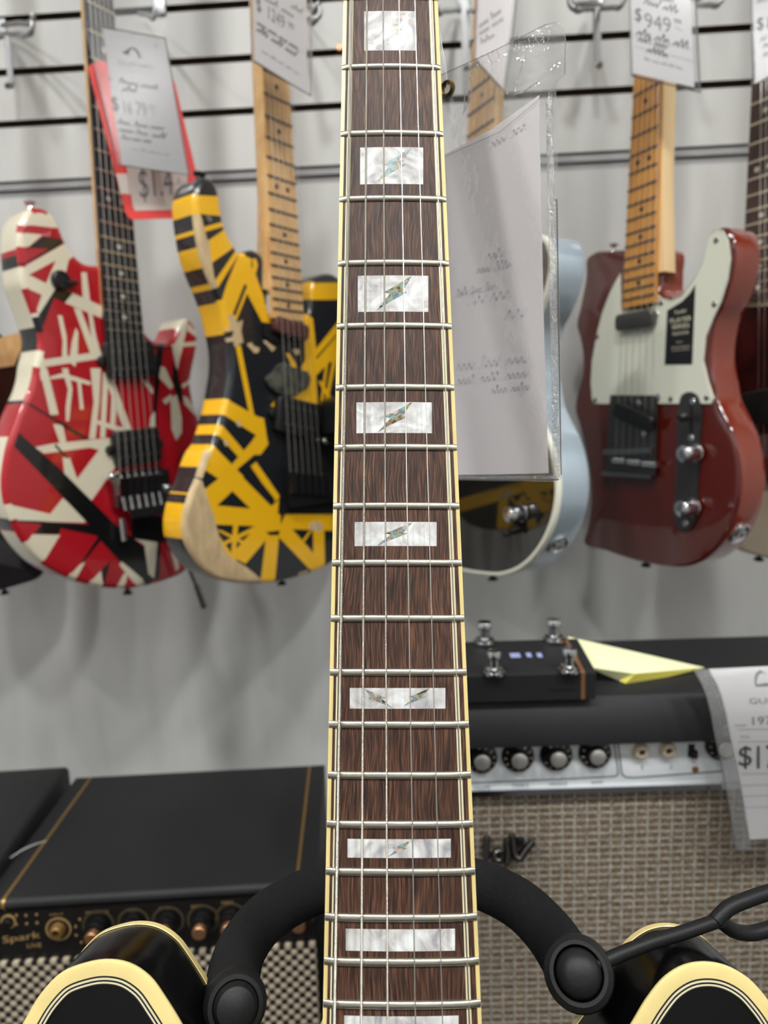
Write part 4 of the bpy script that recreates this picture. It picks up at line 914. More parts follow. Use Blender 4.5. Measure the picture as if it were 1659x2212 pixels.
py_(1, 'y7', 200, 760, 600, 480, 592, 720, 440, 872, 380, 905); py_(1, 'y7', 590, 720, 640, 560, 1000, 900, 772, 892)
py_(0, 'y7', 445, 860, 592, 722, 765, 890); py_(0, 'y7', 330, 520, 455, 600, 330, 700, 290, 640); py_(0, 'y7', 695, 590, 770, 508, 1005, 800, 965, 865)
py_(1, 'y7', 830, 1055, 955, 1150, 720, 1425, 570, 1350); py_(1, 'y7', 920, 1150, 1045, 1150, 1000, 1640, 860, 1640); py_(1, 'y7', 1060, 1050, 1160, 1075, 1440, 1395, 1560, 1500, 1390, 1530, 1040, 1165)
py_(1, 'y7', 1120, 900, 1800, 970, 1800, 1115, 1160, 1090, 1060, 1050); py_(1, 'y7', 1365, 785, 1472, 785, 1492, 1540, 1380, 1540, 1370, 920); py_(1, 'y7', 1335, 1110, 1372, 1090, 1290, 1215, 1268, 1200)
py_(1, 'y7', 600, 1035, 650, 1035, 622, 1370, 578, 1360); py_(1, 'y7', 440, 1100, 480, 1098, 722, 1212, 700, 1242); py_(1, 'y7', 820, 1055, 832, 1098, 520, 1242, 508, 1212); py_(1, 'y7', 430, 1150, 460, 1150, 640, 1400, 580, 1400)
py_(1, 'y7', 1430, 568, 1472, 600, 1462, 732, 1378, 662); py_(1, 'y7', 1318, 290, 1380, 258, 1402, 332, 1340, 352); py_(1, 'y7', 250, 1470, 330, 1500, 450, 1600, 300, 1600)
pw('y7', 240, 610, 300, 620, 340, 750, 372, 860, 420, 960, 430, 1040, 455, 1120, 470, 1180, 505, 1260, 545, 1330, 600, 1380, 720, 1450, 890, 1590, 800, 1600, 700, 1605, 440, 1572, 330, 1500, 180, 1300, 120, 1180, 110, 1000, 170, 800)
pw('y7', 300, 320, 385, 335, 330, 520, 300, 600, 230, 600, 200, 520)
pw('y6', 288, 560, 340, 540, 405, 640, 470, 615, 448, 740, 475, 880, 370, 935, 318, 850, 362, 760, 298, 720); pw('y6', 60, 1290, 210, 1230, 325, 1215, 315, 1385, 240, 1340, 180, 1440, 40, 1440)
pw('y6', 515, 905, 570, 880, 600, 925, 672, 955, 650, 1005, 605, 1012, 560, 960); pw('y6', 710, 868, 742, 858, 862, 948, 820, 995); pw('y6', 0, 1880, 60, 1818, 132, 1850, 112, 1985, 50, 1995)
pw('y6', 395, 1820, 430, 1810, 455, 1880, 420, 1895, 385, 1850); pw('y6', 235, 2060, 290, 2050, 300, 2110, 260, 2125); pw('y6', 1065, 965, 1130, 960, 1150, 1010, 1110, 1035, 1070, 1000)
pw('y5', 280, 590, 400, 618, 425, 680, 438, 740, 470, 860, 480, 910, 515, 960, 520, 1080, 545, 1200, 565, 1350, 605, 1500, 560, 1545, 500, 1440, 400, 1360, 250, 1300, 240, 1100, 200, 820)
pw('y7', 1330, 1050, 1400, 1000, 1480, 1060, 1440, 1120, 1350, 1100); pw('y7', 1230, 1520, 1330, 1480, 1330, 1500, 1240, 1560)
body_mesh(yl, .044, .006, PY + PT, PY).build('body', [M['navy'], M['yellowpaint'], M['barewood']], yg, smooth=50, weld=True)
fx, gx, yn, yb, by = px_neck(YF, yg, (568, 170), (590, 682), (624, 170), (657, 698), .009, (655, 1010), M['maple'], M['maple'], M['gunmetal'], (3, 5, 7, 9, 12, 15, 17, 19, 21), M['inkdot'], heel=.008, depth=.022)
hb = humbucker(YF, yg, (585, 700), (657, 722), .020, .002, False, 'wine', False)
q = YF.p2
MB().prism([q(*p) for p in Z('y6', 690, 660, 800, 660, 900, 890, 800, 880, 700, 800)], .0003, .003).build('pickup_cavity', M['black'], yg)
loop = [q(*p) for p in Z('y6', 710, 1320, 800, 1240, 850, 1160, 960, 1130, 1060, 1200, 1150, 1220, 1220, 1240, 1245, 1330, 1230, 1400, 1150, 1450, 1060, 1510, 920, 1520, 780, 1440)]
MB().pillow(spline(loop, .003), .0003, .006, .002).build('pickup', mat('dusty_coil', (84, 84, 72), .85, vrgb=(32, 32, 30), vscale=70), yg, label='dusty grey coil pickup')
hb = humbucker(YF, yg, (590, 893), (680, 912), .045, .001)
MB().prism([q(610, 1010), q(718, 1022), q(722, 1080), q(618, 1095)], .001, .011).build('vibrato_bridge', M['black'], yg, smooth=None)
MB().prism([q(585, 800), q(612, 960), q(600, 1110), q(712, 1110), q(740, 1000), q(700, 960), q(605, 860)], .0003, .0012).build('control_plate', M['black'], yg, smooth=None)
mb = MB(); a = Vector(YF.hit(622, 1040, 'z', .011)); b = Vector(YF.hit(712, 1048, 'z', .011))
for i in range(6): p = a + (b - a) * (i + .5) / 6; MB().box(p.x - .0045, p.x + .0045, p.y - .014, p.y + .014, .011, .017).build('saddle', M['black'], yg, smooth=None)
MB().prism([q(683, 868), q(728, 846), q(738, 965), q(685, 935)], .008, .045).build('selector_housing', M['black'], yg, smooth=None)
knob(YF, 690, 953, yg, M['darkchrome'], .005, .012, .002); knob(YF, 713, 945, yg, M['darkchrome'], .008, .016, .002)
strings(YF, yg, fx, gx, yn, .009, (620, 1020), (700, 1030), .017, M['steel'])
strap_pin(YF, yl, 436, 372, -.022, yg, M['black'], 1.1); strap_pin(YF, yl, 613, 1266, -.022, yg, M['black'])
MB().lathe([(.0035, 0), (.0035, .002), (.002, .002)], Matrix.Translation(YF.hit(450, 473, 'z', 0)), 12).build('screw_eye', M['wire'], yg)

# ------------------------------------------------------------------ single-cut guitars at right
tele = (Z('t1', 400, 222, 600, 212, 760, 196, 797, 215, 800, 400, 806, 520, 850, 578, 920, 598, 985, 578, 1040, 520, 1105, 410, 1155, 290, 1185, 170, 1225, 85, 1290, 38, 1350, 62, 1388, 150, 1392, 300, 1362, 450, 1305, 620, 1245, 750, 1213, 900, 1203, 1080, 1232, 1250, 1262, 1400)
        + Z('t2', 1300, 180, 1370, 330, 1420, 510, 1440, 700, 1420, 900, 1360, 1080, 1260, 1240, 1130, 1350, 1000, 1392, 850, 1386, 650, 1350, 400, 1270, 215, 1190, 240, 1100, 266, 900, 266, 750, 242, 560, 190, 320, 148, 150)
        + Z('t1', 165, 1330, 200, 1200, 207, 1050, 182, 900, 158, 810, 190, 650, 230, 420, 240, 280, 300, 235))
# the lower left corner is a rounded bout whose left edge bends away
DF = wframe(1400, 850, .86, rot=-60)
tg2 = thing('electric_guitar', DF, 'brown-red single-cut guitar with a pale mint pickguard, on the wall at right', 'guitar')
dl = spline(DF.poly(tele), .002)
body_mesh(dl, .044, .004, side_mi=1).build('body', [M['telered'], M['teleside']], tg2, smooth=50, weld=True)
guard = Z('t1', 515, 400, 440, 540, 378, 700, 330, 880, 296, 1080, 286, 1250, 296, 1385, 312, 1416, 450, 1418, 900, 1416, 1222, 1416, 1242, 1375, 1200, 1250, 1160, 1080, 1178, 900, 1238, 750, 1300, 620, 1350, 450, 1372, 280, 1352, 140, 1312, 66, 1262, 56, 1215, 100, 1188, 200, 1158, 320, 1098, 440, 1000, 574, 920, 612, 838, 596, 790, 552, 775, 640, 740, 680, 520, 690)
gl = DF.poly(guard); gp = MB().prism(gl, .0002, .0024, 0)
pg = gp.build('pickguard', M['guard'], tg2, smooth=None)
mb = MB(); g2 = [Vector((*p, .0026)) for p in DF.poly(guard[16:36])]; mb.tube(g2, .0006, 6); mb.build('guard_bevel', M['guardedge'], pg)
for x, y in Z('t1', 1255, 140, 1240, 640, 1180, 1370, 900, 1380, 325, 895, 825, 630, 310, 1390):
    mb = MB(); screw(mb, DF.hit(x, y, 'z', .0024), .0032); mb.build('guard_screw', M['darkchrome'], pg)
lab = Z('t1', 885, 690, 1000, 620, 1060, 560, 1105, 490, 1080, 1110, 865, 1112)
st_ = MB().prism(DF.poly(lab), .0026, .0029).build('hang_sticker', M['black'], pg, smooth=None)
mb = MB(); T = lambda *a: Z('t1', *a)
for txt, a in (('Fender', (935, 720, 1025, 700, 930, 690)), ('PLAYER', (895, 790, 1062, 765, 893, 755)), ('SERIES', (910, 835, 1045, 820, 908, 802)), ('TELECASTER', (910, 885, 1040, 870, 909, 862)), ('MADE IN MEXICO', (905, 985, 1050, 972, 904, 974)), ('ELECTRIC GUITAR', (910, 1008, 1045, 996, 909, 998)), ('Player', (945, 945, 995, 938, 945, 932))):
    A_, B_, U_ = T(*a); put_text(mb, txt, DF, A_, B_, U_, .0031)
mb.build('sticker_print', M['creampaint'], st_)
fx, gx, yn, yb, by = px_neck(DF, tg2, (1369, 175), (1344, 664), (1426, 175), (1413, 655), .009, (1370, 975), M['maplegold'], M['maplepale'], M['gunmetal'], (3, 5, 7, 9, 12, 15, 17, 19, 21), M['inkdot'], depth=.030, heelr=.008)
humbucker(DF, tg2, Z('t1', 505, 790)[0], Z('t1', 795, 745)[0], .020, .003, False, 'gunmetal', False)
for x, y in Z('t1', 780, 722, 495, 800): mb = MB(); screw(mb, DF.hit(x, y, 'z', .003), .0045); mb.build('pickup_screw', M['chrome'], tg2)
q = lambda *a: [DF.p2(*p) for p in Z('t2', *a)]
bp = MB().prism(q(448, 48, 815, 50, 798, 690, 405, 672), .0026, .0045).build('bridge_plate', M['gunmetal'], tg2, smooth=None)
humbucker(DF, bp, Z('t2', 490, 150)[0], Z('t2', 790, 285)[0], .019, .0048, False, 'black', False)
for i in range(3):
    x, y = Z('t2', 450 + 118 * i + 55, 560 + 14 * i)[0]; a = Vector(DF.hit(x, y, 'z', .009))
    MB().tube([a + Vector((-.0105, 0, 0)), a + Vector((.0105, 0, 0))], .004, 12).build('saddle', M['chrome'], bp)
mb = MB().prism(q(420, 470, 800, 460, 800, 500, 420, 512), .0045, .012); mb.prism(q(405, 640, 800, 670, 798, 695, 405, 672), .0045, .011); mb.build('bridge_lip', M['darkchrome'], bp, smooth=None)
for px_, py_ in Z('t2', 648, 112, 690, 350, 800, 60): mb = MB(); screw(mb, DF.hit(px_, py_, 'z', .0045), .0036); mb.build('plate_screw', M['chrome'], bp)
loop = spline([DF.p2(*p) for p in Z('t2', 985, 110, 1000, 55, 1060, 22, 1120, 50, 1145, 110, 1140, 400, 1120, 800, 1100, 1030, 1070, 1080, 1020, 1100, 965, 1070, 945, 1010, 955, 800, 970, 400)], .003)
cp = MB().prism(loop, .0003, .0042).build('control_plate', M['gunmetal'], tg2, smooth=None)
k = knob(DF, *Z('t2', 1095, 500)[0], tg2, M['chrome'], .0098, .021, .0042); k = knob(DF, *Z('t2', 1075, 925)[0], tg2, M['chrome'], .0098, .021, .0042)
mb = MB(); p = Vector(DF.hit(*Z('t2', 1062, 240)[0], 'z', .004)); mb.box(p.x - .0012, p.x + .0012, p.y - .02, p.y + .02, .004, .0048); mb.tube([p, p + Vector((0, .003, .012))], .0016, 8)
mb.lathe([(.001, .008), (.005, .010), (.0055, .016), (.003, .019), (.0003, .019)], Matrix.Translation(p + Vector((0, .003, 0))), 16); mb.build('selector_switch', M['black'], cp)
for px_, py_ in Z('t2', 1072, 100, 1058, 385, 1015, 1050): mb = MB(); screw(mb, DF.hit(px_, py_, 'z', .0042), .0038); mb.build('plate_screw', M['chrome'], cp)
strings(DF, tg2, fx, gx, yn, .009, (1322, 990), (1415, 990), .012, M['steel'])
def jack(fr, loop, px, py, root):
    p, n = side_point(fr, loop, px, py, -.022)
    MB().lathe([(.0135, -.001), (.0135, .002), (.011, .003), (.0095, .0005), (.006, .0005), (.006, .004), (.0035, .004), (.0035, -.006)], oriented(p, n), 28, cap=False).build('jack_cup', M['chrome'], root)
jack(DF, dl, 1606, 1157, tg2)
strap_pin(DF, dl, 1391, 1226, -.022, tg2, M['black']); strap_pin(DF, dl, 1322, 535, -.022, tg2, M['chrome'])

# grey single-cut guitar half hidden by the clear tag
sh = [(x - 393, y + 18) for x, y in tele]
GF = wframe(1010, 868, .86, rot=-60)
gg = thing('electric_guitar', GF, 'silver-blue guitar with black front and white binding, partly behind the clear vinyl tag', 'guitar')
gll = spline(GF.poly(sh), .002)
body_mesh(gll, .044, .003, side_mi=1).build('body', [M['blackmirror'], M['silver']], gg, smooth=50, weld=True)
mb = MB(); cc = ccw(gll); nr = normals2(cc); n = len(cc); rings = [(-.0003, -.005), (-.0003, -.002), (.001, .0002), (.0045, .0003)]
mb.add([(x - a * d, y - b * d, zz) for d, zz in rings for (x, y), (a, b) in zip(cc, nr)], [(j * n + i, j * n + (i + 1) % n, (j + 1) * n + (i + 1) % n, (j + 1) * n + i) for j in range(3) for i in range(n)])
mb.build('binding', M['white'], gg)
fx, gx, yn, yb, by = px_neck(GF, gg, (1014, 193), (990, 682), (1070, 193), (1054, 673), .009, (1020, 993), M['maple'], M['maple'], M['gunmetal'], (3, 5, 7, 9, 12, 15), M['inkdot'], depth=.012)
knob(GF, 1128, 1108, gg, M['chrome'], .0095, .020, .001); jack(GF, gll, 1217, 1183, gg); strap_pin(GF, gll, 1062, 1244, -.022, gg, M['black'])
mb = MB(); p = Vector(GF.hit(1115, 1150, 'z', .001)); mb.tube([p, p + Vector((0, 0, .012))], .002, 8); mb.lathe([(.003, .010), (.0045, .014), (.003, .018), (.0003, .018)], Matrix.Translation(p), 12); mb.build('toggle_switch', M['black'], gg)
MB().prism([GF.p2(*p) for p in ((975, 868), (1078, 868), (1072, 1030), (963, 1026))], .001, .003).build('bridge_plate', M['gunmetal'], gg, smooth=None)
strings(GF, gg, fx, gx, yn, .009, (980, 1000), (1070, 1000), .010, M['steel'])
# vintage white guitar at the right edge
sh = [(x + 258, y - 10) for x, y in tele]
VF = wframe(1662, 850, .875, rot=-58)
vg = thing('electric_guitar', VF, 'vintage white electric guitar with a dark tortoiseshell pickguard, at the right edge of the photo', 'guitar')
vl = spline(VF.poly(sh), .002); body_mesh(vl, .044, .006).build('body', M['creambody'], vg, smooth=50, weld=True)
gsh = [(x + 258 + 8, y - 8) for x, y in guard]; gsh = gsh[:6] + [(1560, 1010), (1700, 1040), (1880, 1000)] + gsh[10:]
MB().prism(VF.poly(gsh), .0002, .0024).build('pickguard', M['tort'], vg, smooth=None)
fx, gx, yn, yb, by = px_neck(VF, vg, (1624, 180), (1601, 650), (1690, 180), (1674, 640), .009, (1640, 980), M['rosewood2'], M['maple'], M['steel'], (3, 5, 7, 9, 12, 15, 17, 19, 21), M['pearldot'], depth=.017)
humbucker(VF, vg, (1612, 885), (1700, 870), .040, .003, False)
MB().prism([VF.p2(*p) for p in ((1628, 940), (1720, 935), (1718, 1040), (1625, 1040))], .0026, .008).build('bridge_plate', M['chrome'], vg, smooth=None)
mb = MB(); screw(mb, VF.hit(1630, 858, 'z', .0026), .005); mb.build('guard_screw', M['chrome'], vg)
strings(VF, vg, fx, gx, yn, .009, (1630, 990), (1710, 985), .010, M['steel']); strap_pin(VF, vl, 1638, 1208, -.022, vg, M['black'])
# dark sunburst guitar, lower left
bo = [(20, 772), (48, 752), (66, 800), (80, 880), (96, 1000), (108, 1120), (108, 1200), (90, 1246), (40, 1266), (-30, 1282), (-110, 1282), (-190, 1240), (-235, 1150), (-230, 1020), (-200, 900), (-215, 800), (-240, 690), (-225, 590), (-180, 570), (-140, 640), (-110, 720), (-60, 760)]
BF = wframe(-60, 950, .90, rot=40)
bg = thing('electric_guitar', BF, 'dark sunburst electric guitar cut off by the left edge, behind the striped red one', 'guitar')
bll = spline(BF.poly(bo), .002); body_mesh(bll, .044, .006).build('body', M['burst'], bg, smooth=50, weld=True)
mb = MB().prism([BF.p2(*p) for p in ((-40, 800), (30, 790), (50, 745), (40, 718), (-20, 735))], -.04, .002); mb.build('neck_heel', M['maple'], bg, smooth=None)
px_neck(BF, bg, (-150, 100), (-120, 800), (-95, 100), (-50, 800), .009, (-90, 1050), M['rosewood2'], M['maple'], M['steel'], (), M['pearldot'])
strap_pin(BF, bll, 8, 1276, -.022, bg, M['black'])

# ================================================================== HANGERS ON THE SLATWALL
def hang(label, plates, tubes, Y=YW - .05, rod=None, group='guitar hangers on the slatwall'):
    x0, y0 = plates; fr = wframe(x0, y0, YW); t = thing('wall_hanger', fr, label, 'wall hanger', group)
    c = fr.L(onY(x0, y0, YW)); MB().rbox(c.x - .009, c.x + .009, c.y - .012, c.y + .012, .001, .004, .002).build('bracket', M['wire'], t)
    for tb in tubes:
        pts = [fr.L(onY(px, py, YW - d)) for px, py, d in tb]
        MB().tube(smooth3(pts, .003), .0032, 12).build('prong', M['wire'], t)
    if rod:
        (ax, ay), (bx, by_), d, wd = rod; a = fr.L(onY(ax, ay, YW - d)); b = fr.L(onY(bx, by_, YW - d)); mb = MB()
        mb.add([a + Vector((-wd, 0, 0)), a + Vector((wd, 0, 0)), b + Vector((wd, 0, 0)), b + Vector((-wd, 0, 0)), a + Vector((-wd, 0, .003)), a + Vector((wd, 0, .003)), b + Vector((wd, 0, .003)), b + Vector((-wd, 0, .003))],
               [(0, 1, 2, 3), (7, 6, 5, 4), (0, 4, 5, 1), (1, 5, 6, 2), (2, 6, 7, 3), (3, 7, 4, 0)]); mb.tube([b + Vector((0, .002, .0)), b + Vector((0, -.004, .012))], .004, 10); mb.build('support_rod', M['wire'], t, smooth=None)
    return t
hang('zinc wire hanger with a hanging support rod, top left corner', (2, 62), [[(5, 55, .01), (40, 50, .06), (66, 48, .10), (70, 42, .11), (71, 30, .11)], [(5, 74, .01), (40, 74, .06), (58, 76, .10), (68, 70, .11), (70, 48, .11)]], rod=((18, 80), (26, 188), .03, .004), group=None)
hang('small chrome hook end showing right of the tag on the red guitar neck', (345, 15), [[(300, 30, .01), (318, 32, .06), (334, 32, .09), (335, 20, .09)]], group=None)
hang('bright chrome hanger prongs right of the tag on the maple neck', (640, -10), [[(640, 10, .01), (668, 15, .08), (685, 16, .12), (689, 6, .12)], [(640, 38, .01), (668, 42, .08), (684, 42, .12), (690, 34, .12), (690, 16, .12)]], group=None)
hang('wire hanger with a straight rod behind the top of the clear vinyl tag', (1000, 5), [[(985, 22, .01), (960, 24, .08), (945, 22, .11), (944, 8, .11)], [(1005, 22, .01), (1030, 20, .08), (1042, 16, .11), (1043, 4, .11)]], rod=((1004, 0), (1006, 150), .03, .005), group=None)
hang('empty wire hanger with a long rod, between the clear tag and the $949 card', (1288, -6), [[(1288, 6, .02), (1250, 8, .09), (1234, 6, .11), (1231, -4, .11)], [(1288, 18, .02), (1262, 20, .09), (1240, 20, .11), (1232, 12, .11), (1230, -2, .11)], [(1288, 18, .02), (1325, 16, .09), (1342, 12, .11), (1348, 2, .11), (1349, -10, .11)]], rod=((1287, 18), (1291, 144), .04, .0045), group=None)
hang('wire hanger prong showing right of the $949 card', (1500, -20), [[(1508, 12, .02), (1535, 11, .09), (1552, 9, .11), (1558, 2, .11), (1558, -10, .11)]], group=None)
mb = MB(); fr = wframe(733, 108, YW); t = mb.tube([Vector((-.001, 0, -.008)), Vector((.001, .001, .006))], .004, 10).build('wall_hook', M['copper']); t.matrix_world = fr.M; tag(t, 'tiny orange peg in the slatwall groove left of the neck', 'peg')

# ================================================================== PRICE TAGS ON THE WALL GUITARS
def pricetag(label, Y, rot, c, quad, card, lines, header=None, paper='paperwhite', thick=.0012):
    fr = wframe(*c, Y, rot=rot); t = thing('price_tag', fr, label, 'price tag')
    MB().prism(fr.poly(card), -.0004, .0001).build('card', M[paper], t, smooth=None)
    mb = MB().prism(fr.poly(quad), .0003, .0008); mb.build('sleeve', M['vinylfar'], t, smooth=None)
    mb = MB(); e = [Vector((*p, .0006)) for p in fr.poly(quad)]; mb.tube(e, .0009, 8, close=True); mb.build('sleeve_edge', M['tag_edge'], t)
    if header: MB().prism(fr.poly(header), .0003, .0007).build('header', M['vinylfar'], t, smooth=None)
    ink = MB()
    for L in lines:
        if L[0] == 't': put_text(ink, L[1], fr, *L[2:5], .0003, L[5] if len(L) > 5 else 0)
        elif L[0] == 's': scribble(ink, fr, L[1], L[2], L[3], .0003, L[4], L[5], int(L[1][0] + L[1][1]), L[6])
        elif L[0] == 'r': rule(ink, fr, L[1], L[2], .0003, L[3], 1)
        elif L[0] == 'p': ink.add([Vector(fr.hit(*p, 'z', .0003)) for p in L[1]], [tuple(range(len(L[1])))], 0)
    ink.build('writing', [M['ink'], M['inkgrey']], t)
    return t, fr
U = lambda *a: Z('u1', *a)
def dome(cx_, cy_, rx, ry, k, s):
    # store emblem: an arch with a low base
    pts = [(cx_ - rx * math.cos(R_(a)), cy_ - ry * math.sin(R_(a)) + k * -rx * math.cos(R_(a)) * 0 + s * (-rx * math.cos(R_(a)))) for a in range(0, 181, 15)]
    pin = [(cx_ + rx * .72 * math.cos(R_(a)), cy_ - ry * .72 * math.sin(R_(a)) + s * rx * .72 * math.cos(R_(a))) for a in range(0, 181, 15)]
    return ('p', pts + pin)
# red framed sale tag behind the grey one
fr = wframe(330, 330, .842, rot=20); t = thing('price_tag', fr, 'red plastic framed price card showing $1.4, sticking out under the grey price card', 'price tag')
MB().prism(fr.poly([(189, 143), (212, 130), (372, 165), (378, 180), (424, 372), (424, 385), (400, 470), (283, 474), (272, 462)]), -.0018, -.0006).build('frame', M['redplastic'], t, smooth=None)
crd = MB().prism(fr.poly([(270, 340), (405, 370), (404, 452), (292, 455), (287, 445)]), -.0005, -.0002).build('card', M['cream_paper'], t, smooth=None)
mb = MB(); put_text(mb, '$1.4', fr, (304, 438), (376, 430), (297, 366), -.0001); scribble(mb, fr, (380, 400), (402, 404), .010, -.0001, .0006, 0, 5, 2); mb.build('writing', M['inkgrey'], crd)
MB().prism(fr.poly([(251, 375), (282, 375), (291, 420), (261, 418)]), -.0005, -.0001).build('label_patch', M['cream_paper'], t, smooth=None)
pricetag('grey price card reading $1679 in a clear sleeve, in front of the red guitar neck', .806, 20, (300, 230),
         U(100, 225, 870, 370, 1100, 1675, 420, 1575), U(270, 262, 862, 380, 1085, 1665, 455, 1575),
         [dome(288, 122, 16, 20, 0, .3), ('p', U(460, 485, 530, 490, 530, 520, 480, 520)), ('t', 'GUITARS', *U(420, 620, 760, 670, 410, 570), 1), ('r', U(430, 650)[0], U(720, 700)[0], .0004),
          ('s', U(430, 790)[0], U(840, 870)[0], .006, .0011, 0, 2), ('s', U(460, 870)[0], U(640, 890)[0], .006, .0011, 0, 1), ('s', U(320, 765)[0], U(390, 775)[0], .003, .0005, 1, 1),
          ('t', '$', *U(370, 1070, 435, 1075, 350, 920)), ('t', '16', *U(482, 1085, 560, 1095, 470, 965), 1), ('t', '79', *U(600, 1100, 700, 1115, 585, 970), 1), ('t', '99', *U(720, 1050, 775, 1058, 712, 1000), 1), ('r', U(740, 1075)[0], U(790, 1085)[0], .0006),
          ('s', U(420, 1185)[0], U(880, 1250)[0], .006, .0011, 0, 3), ('s', U(430, 1255)[0], U(900, 1335)[0], .006, .0011, 0, 3), ('s', U(450, 1330)[0], U(760, 1375)[0], .006, .0010, 0, 3), ('s', U(550, 1435)[0], U(930, 1490)[0], .003, .0005, 1, 5), ('s', U(770, 450)[0], U(800, 455)[0], .004, .0008, 1, 1)],
         header=U(75, -60, 800, -60, 830, 140, 860, 370, 100, 225), paper='papergrey')
U = lambda *a: Z('u7', *a)
pricetag('white price card reading $1249, tilted in front of the pale maple neck at the top', .80, 44, (605, 90),
         [(541, -40), (672, -30)] + U(1110, 1530, 175, 965), [(547, -40), (662, -30)] + U(1055, 1495, 215, 950),
         [('s', U(380, 0)[0], U(900, 330)[0], .006, .0011, 1, 2), ('s', U(800, 120)[0], U(1020, 250)[0], .006, .001, 1, 1), ('t', '$', *U(260, 190, 330, 235, 250, -40)), ('t', '1249', *U(440, 300, 700, 470, 440, 90), 1), ('t', '99', *U(760, 440, 850, 490, 750, 330), 1),
          ('s', U(260, 390)[0], U(930, 820)[0], .006, .0011, 0, 4), ('s', U(250, 490)[0], U(930, 940)[0], .006, .0012, 0, 3), ('s', U(340, 830)[0], U(950, 1210)[0], .003, .0005, 1, 5), ('r', U(210, 330)[0], U(1050, 870)[0], .0003)])
U = lambda *a: Z('u8', *a)
pricetag('white price card reading $949 in front of the amber maple neck', .80, 14, (1430, 90),
         [(1359, -30), (1500, -30)] + U(1125, 722, 590, 592), [(1362, -30), (1490, -30)] + U(1083, 682, 605, 570),
         [('s', U(690, -20)[0], U(950, 30)[0], .007, .0012, 0, 2), ('s', U(690, 30)[0], U(980, 115)[0], .007, .0013, 0, 2), ('t', '$', *U(620, 175, 672, 180, 620, 60)), ('t', '949', *U(700, 215, 905, 260, 690, 95), 1), ('t', '99', *U(930, 180, 985, 195, 922, 140), 0), ('r', U(930, 210)[0], U(990, 240)[0], .0006),
          ('s', U(630, 270)[0], U(1060, 390)[0], .008, .0013, 0, 3), ('s', U(640, 320)[0], U(890, 390)[0], .007, .0013, 0, 2), ('s', U(710, 405)[0], U(920, 465)[0], .007, .0013, 0, 1), ('s', U(690, 465)[0], U(1000, 548)[0], .003, .0005, 1, 5),
          ('r', U(615, 280)[0], U(1070, 390)[0], .0003), ('r', U(615, 360)[0], U(1075, 480)[0], .0003)])
pricetag('white price card with a $ sign, cut off by the right edge of the photo', .81, -22, (1680, 90),
         [(1622, -20), (1740, -20), (1745, 120)] + U(1545, 665), [(1627, -20), (1738, -20), (1740, 118)] + U(1560, 655),
         [('t', '$', *U(1570, 250, 1625, 240, 1572, 140)), ('t', '8', *U(1650, 235, 1720, 220, 1650, 120), 1), ('s', U(1570, 30)[0], U(1700, -20)[0], .006, .001, 1, 2), ('s', U(1600, 330)[0], U(1800, 240)[0], .008, .0009, 1, 3), ('s', U(1620, 380)[0], U(1800, 300)[0], .008, .0009, 0, 3), ('s', U(1620, 450)[0], U(1800, 380)[0], .008, .0009, 0, 3)])
pricetag('pinkish price card with slanted grey writing, high behind the clear vinyl tag', .775, 20, (1070, 70),
         [(1030, -40), (1118, -40), (1106, 90), (1090, 200), (1024, 130)], [(1034, -40), (1112, -40), (1100, 85), (1086, 190), (1028, 125)],
         [('s', (1036, 62), (1090, 22), .006, .001, 1, 2), ('s', (1036, 78), (1092, 42), .006, .001, 1, 2), ('s', (1040, 96), (1080, 72), .005, .0009, 1, 1)], paper='paper')
# ================================================================== SILVER FACED AMPLIFIER
AF = wframe(1300, 1590, .60, rot=3.5)
am = thing('guitar_amplifier', AF, 'black amplifier with silver control panel and grey-brown woven grille, at lower right', 'amplifier')
def H(px, py, axis='z', v=0.0): return AF.hit(px, py, axis, v)
xl = H(760, 1600).x; xr = H(2050, 1590).x; yp1 = H(1300, 1702).y; ytop = H(1300, 1503, 'z', .004).y; zb = H(1500, 1376, 'y', ytop).z; ybot = -.43
mb = MB(); prof = [(.012, -.002), (.0125, .004), (.010, .018), (.006, .030), (0.0, ytop - .002), (-.006, ytop), (zb + .004, ytop), (zb, ytop - .004), (zb, ybot), (-.012, ybot), (-.012, -.001)]
n = len(prof); mb.add([(xl, y, z_) for z_, y in prof] + [(xr, y, z_) for z_, y in prof], [(i, (i + 1) % n, n + (i + 1) % n, n + i) for i in range(n)] + [tuple(range(n)), tuple(reversed(range(n, 2 * n)))])
mb.build('cabinet', M['tolex'], am, smooth=30)
MB().box(xl + .002, xr - .002, ybot + .0, ybot + .018, -.0119, .006).build('bottom_rail', M['tolex'], am, smooth=None)
MB().box(xr - .018, xr, ybot, -.002, -.0119, .006).build('side_rail', M['tolex'], am, smooth=None); MB().box(xl, xl + .018, ybot, -.002, -.0119, .006).build('side_rail', M['tolex'], am, smooth=None)
MB().rbox(xl + .016, xr - .016, yp1, -.003, -.0119, 0, .001).build('control_panel', M['panel'], am, smooth=30)
pan = am.children[-1]
MB().box(xl + .016, xr - .016, yp1 - .0035, yp1 + .002, -.011, .003).build('panel_trim', M['chrome'], am, smooth=None)
MB().box(xl + .018, xr - .018, ybot + .018, yp1 - .0035, -.0119, -.004).build('grille_cloth', M['grille1'], am, smooth=None)
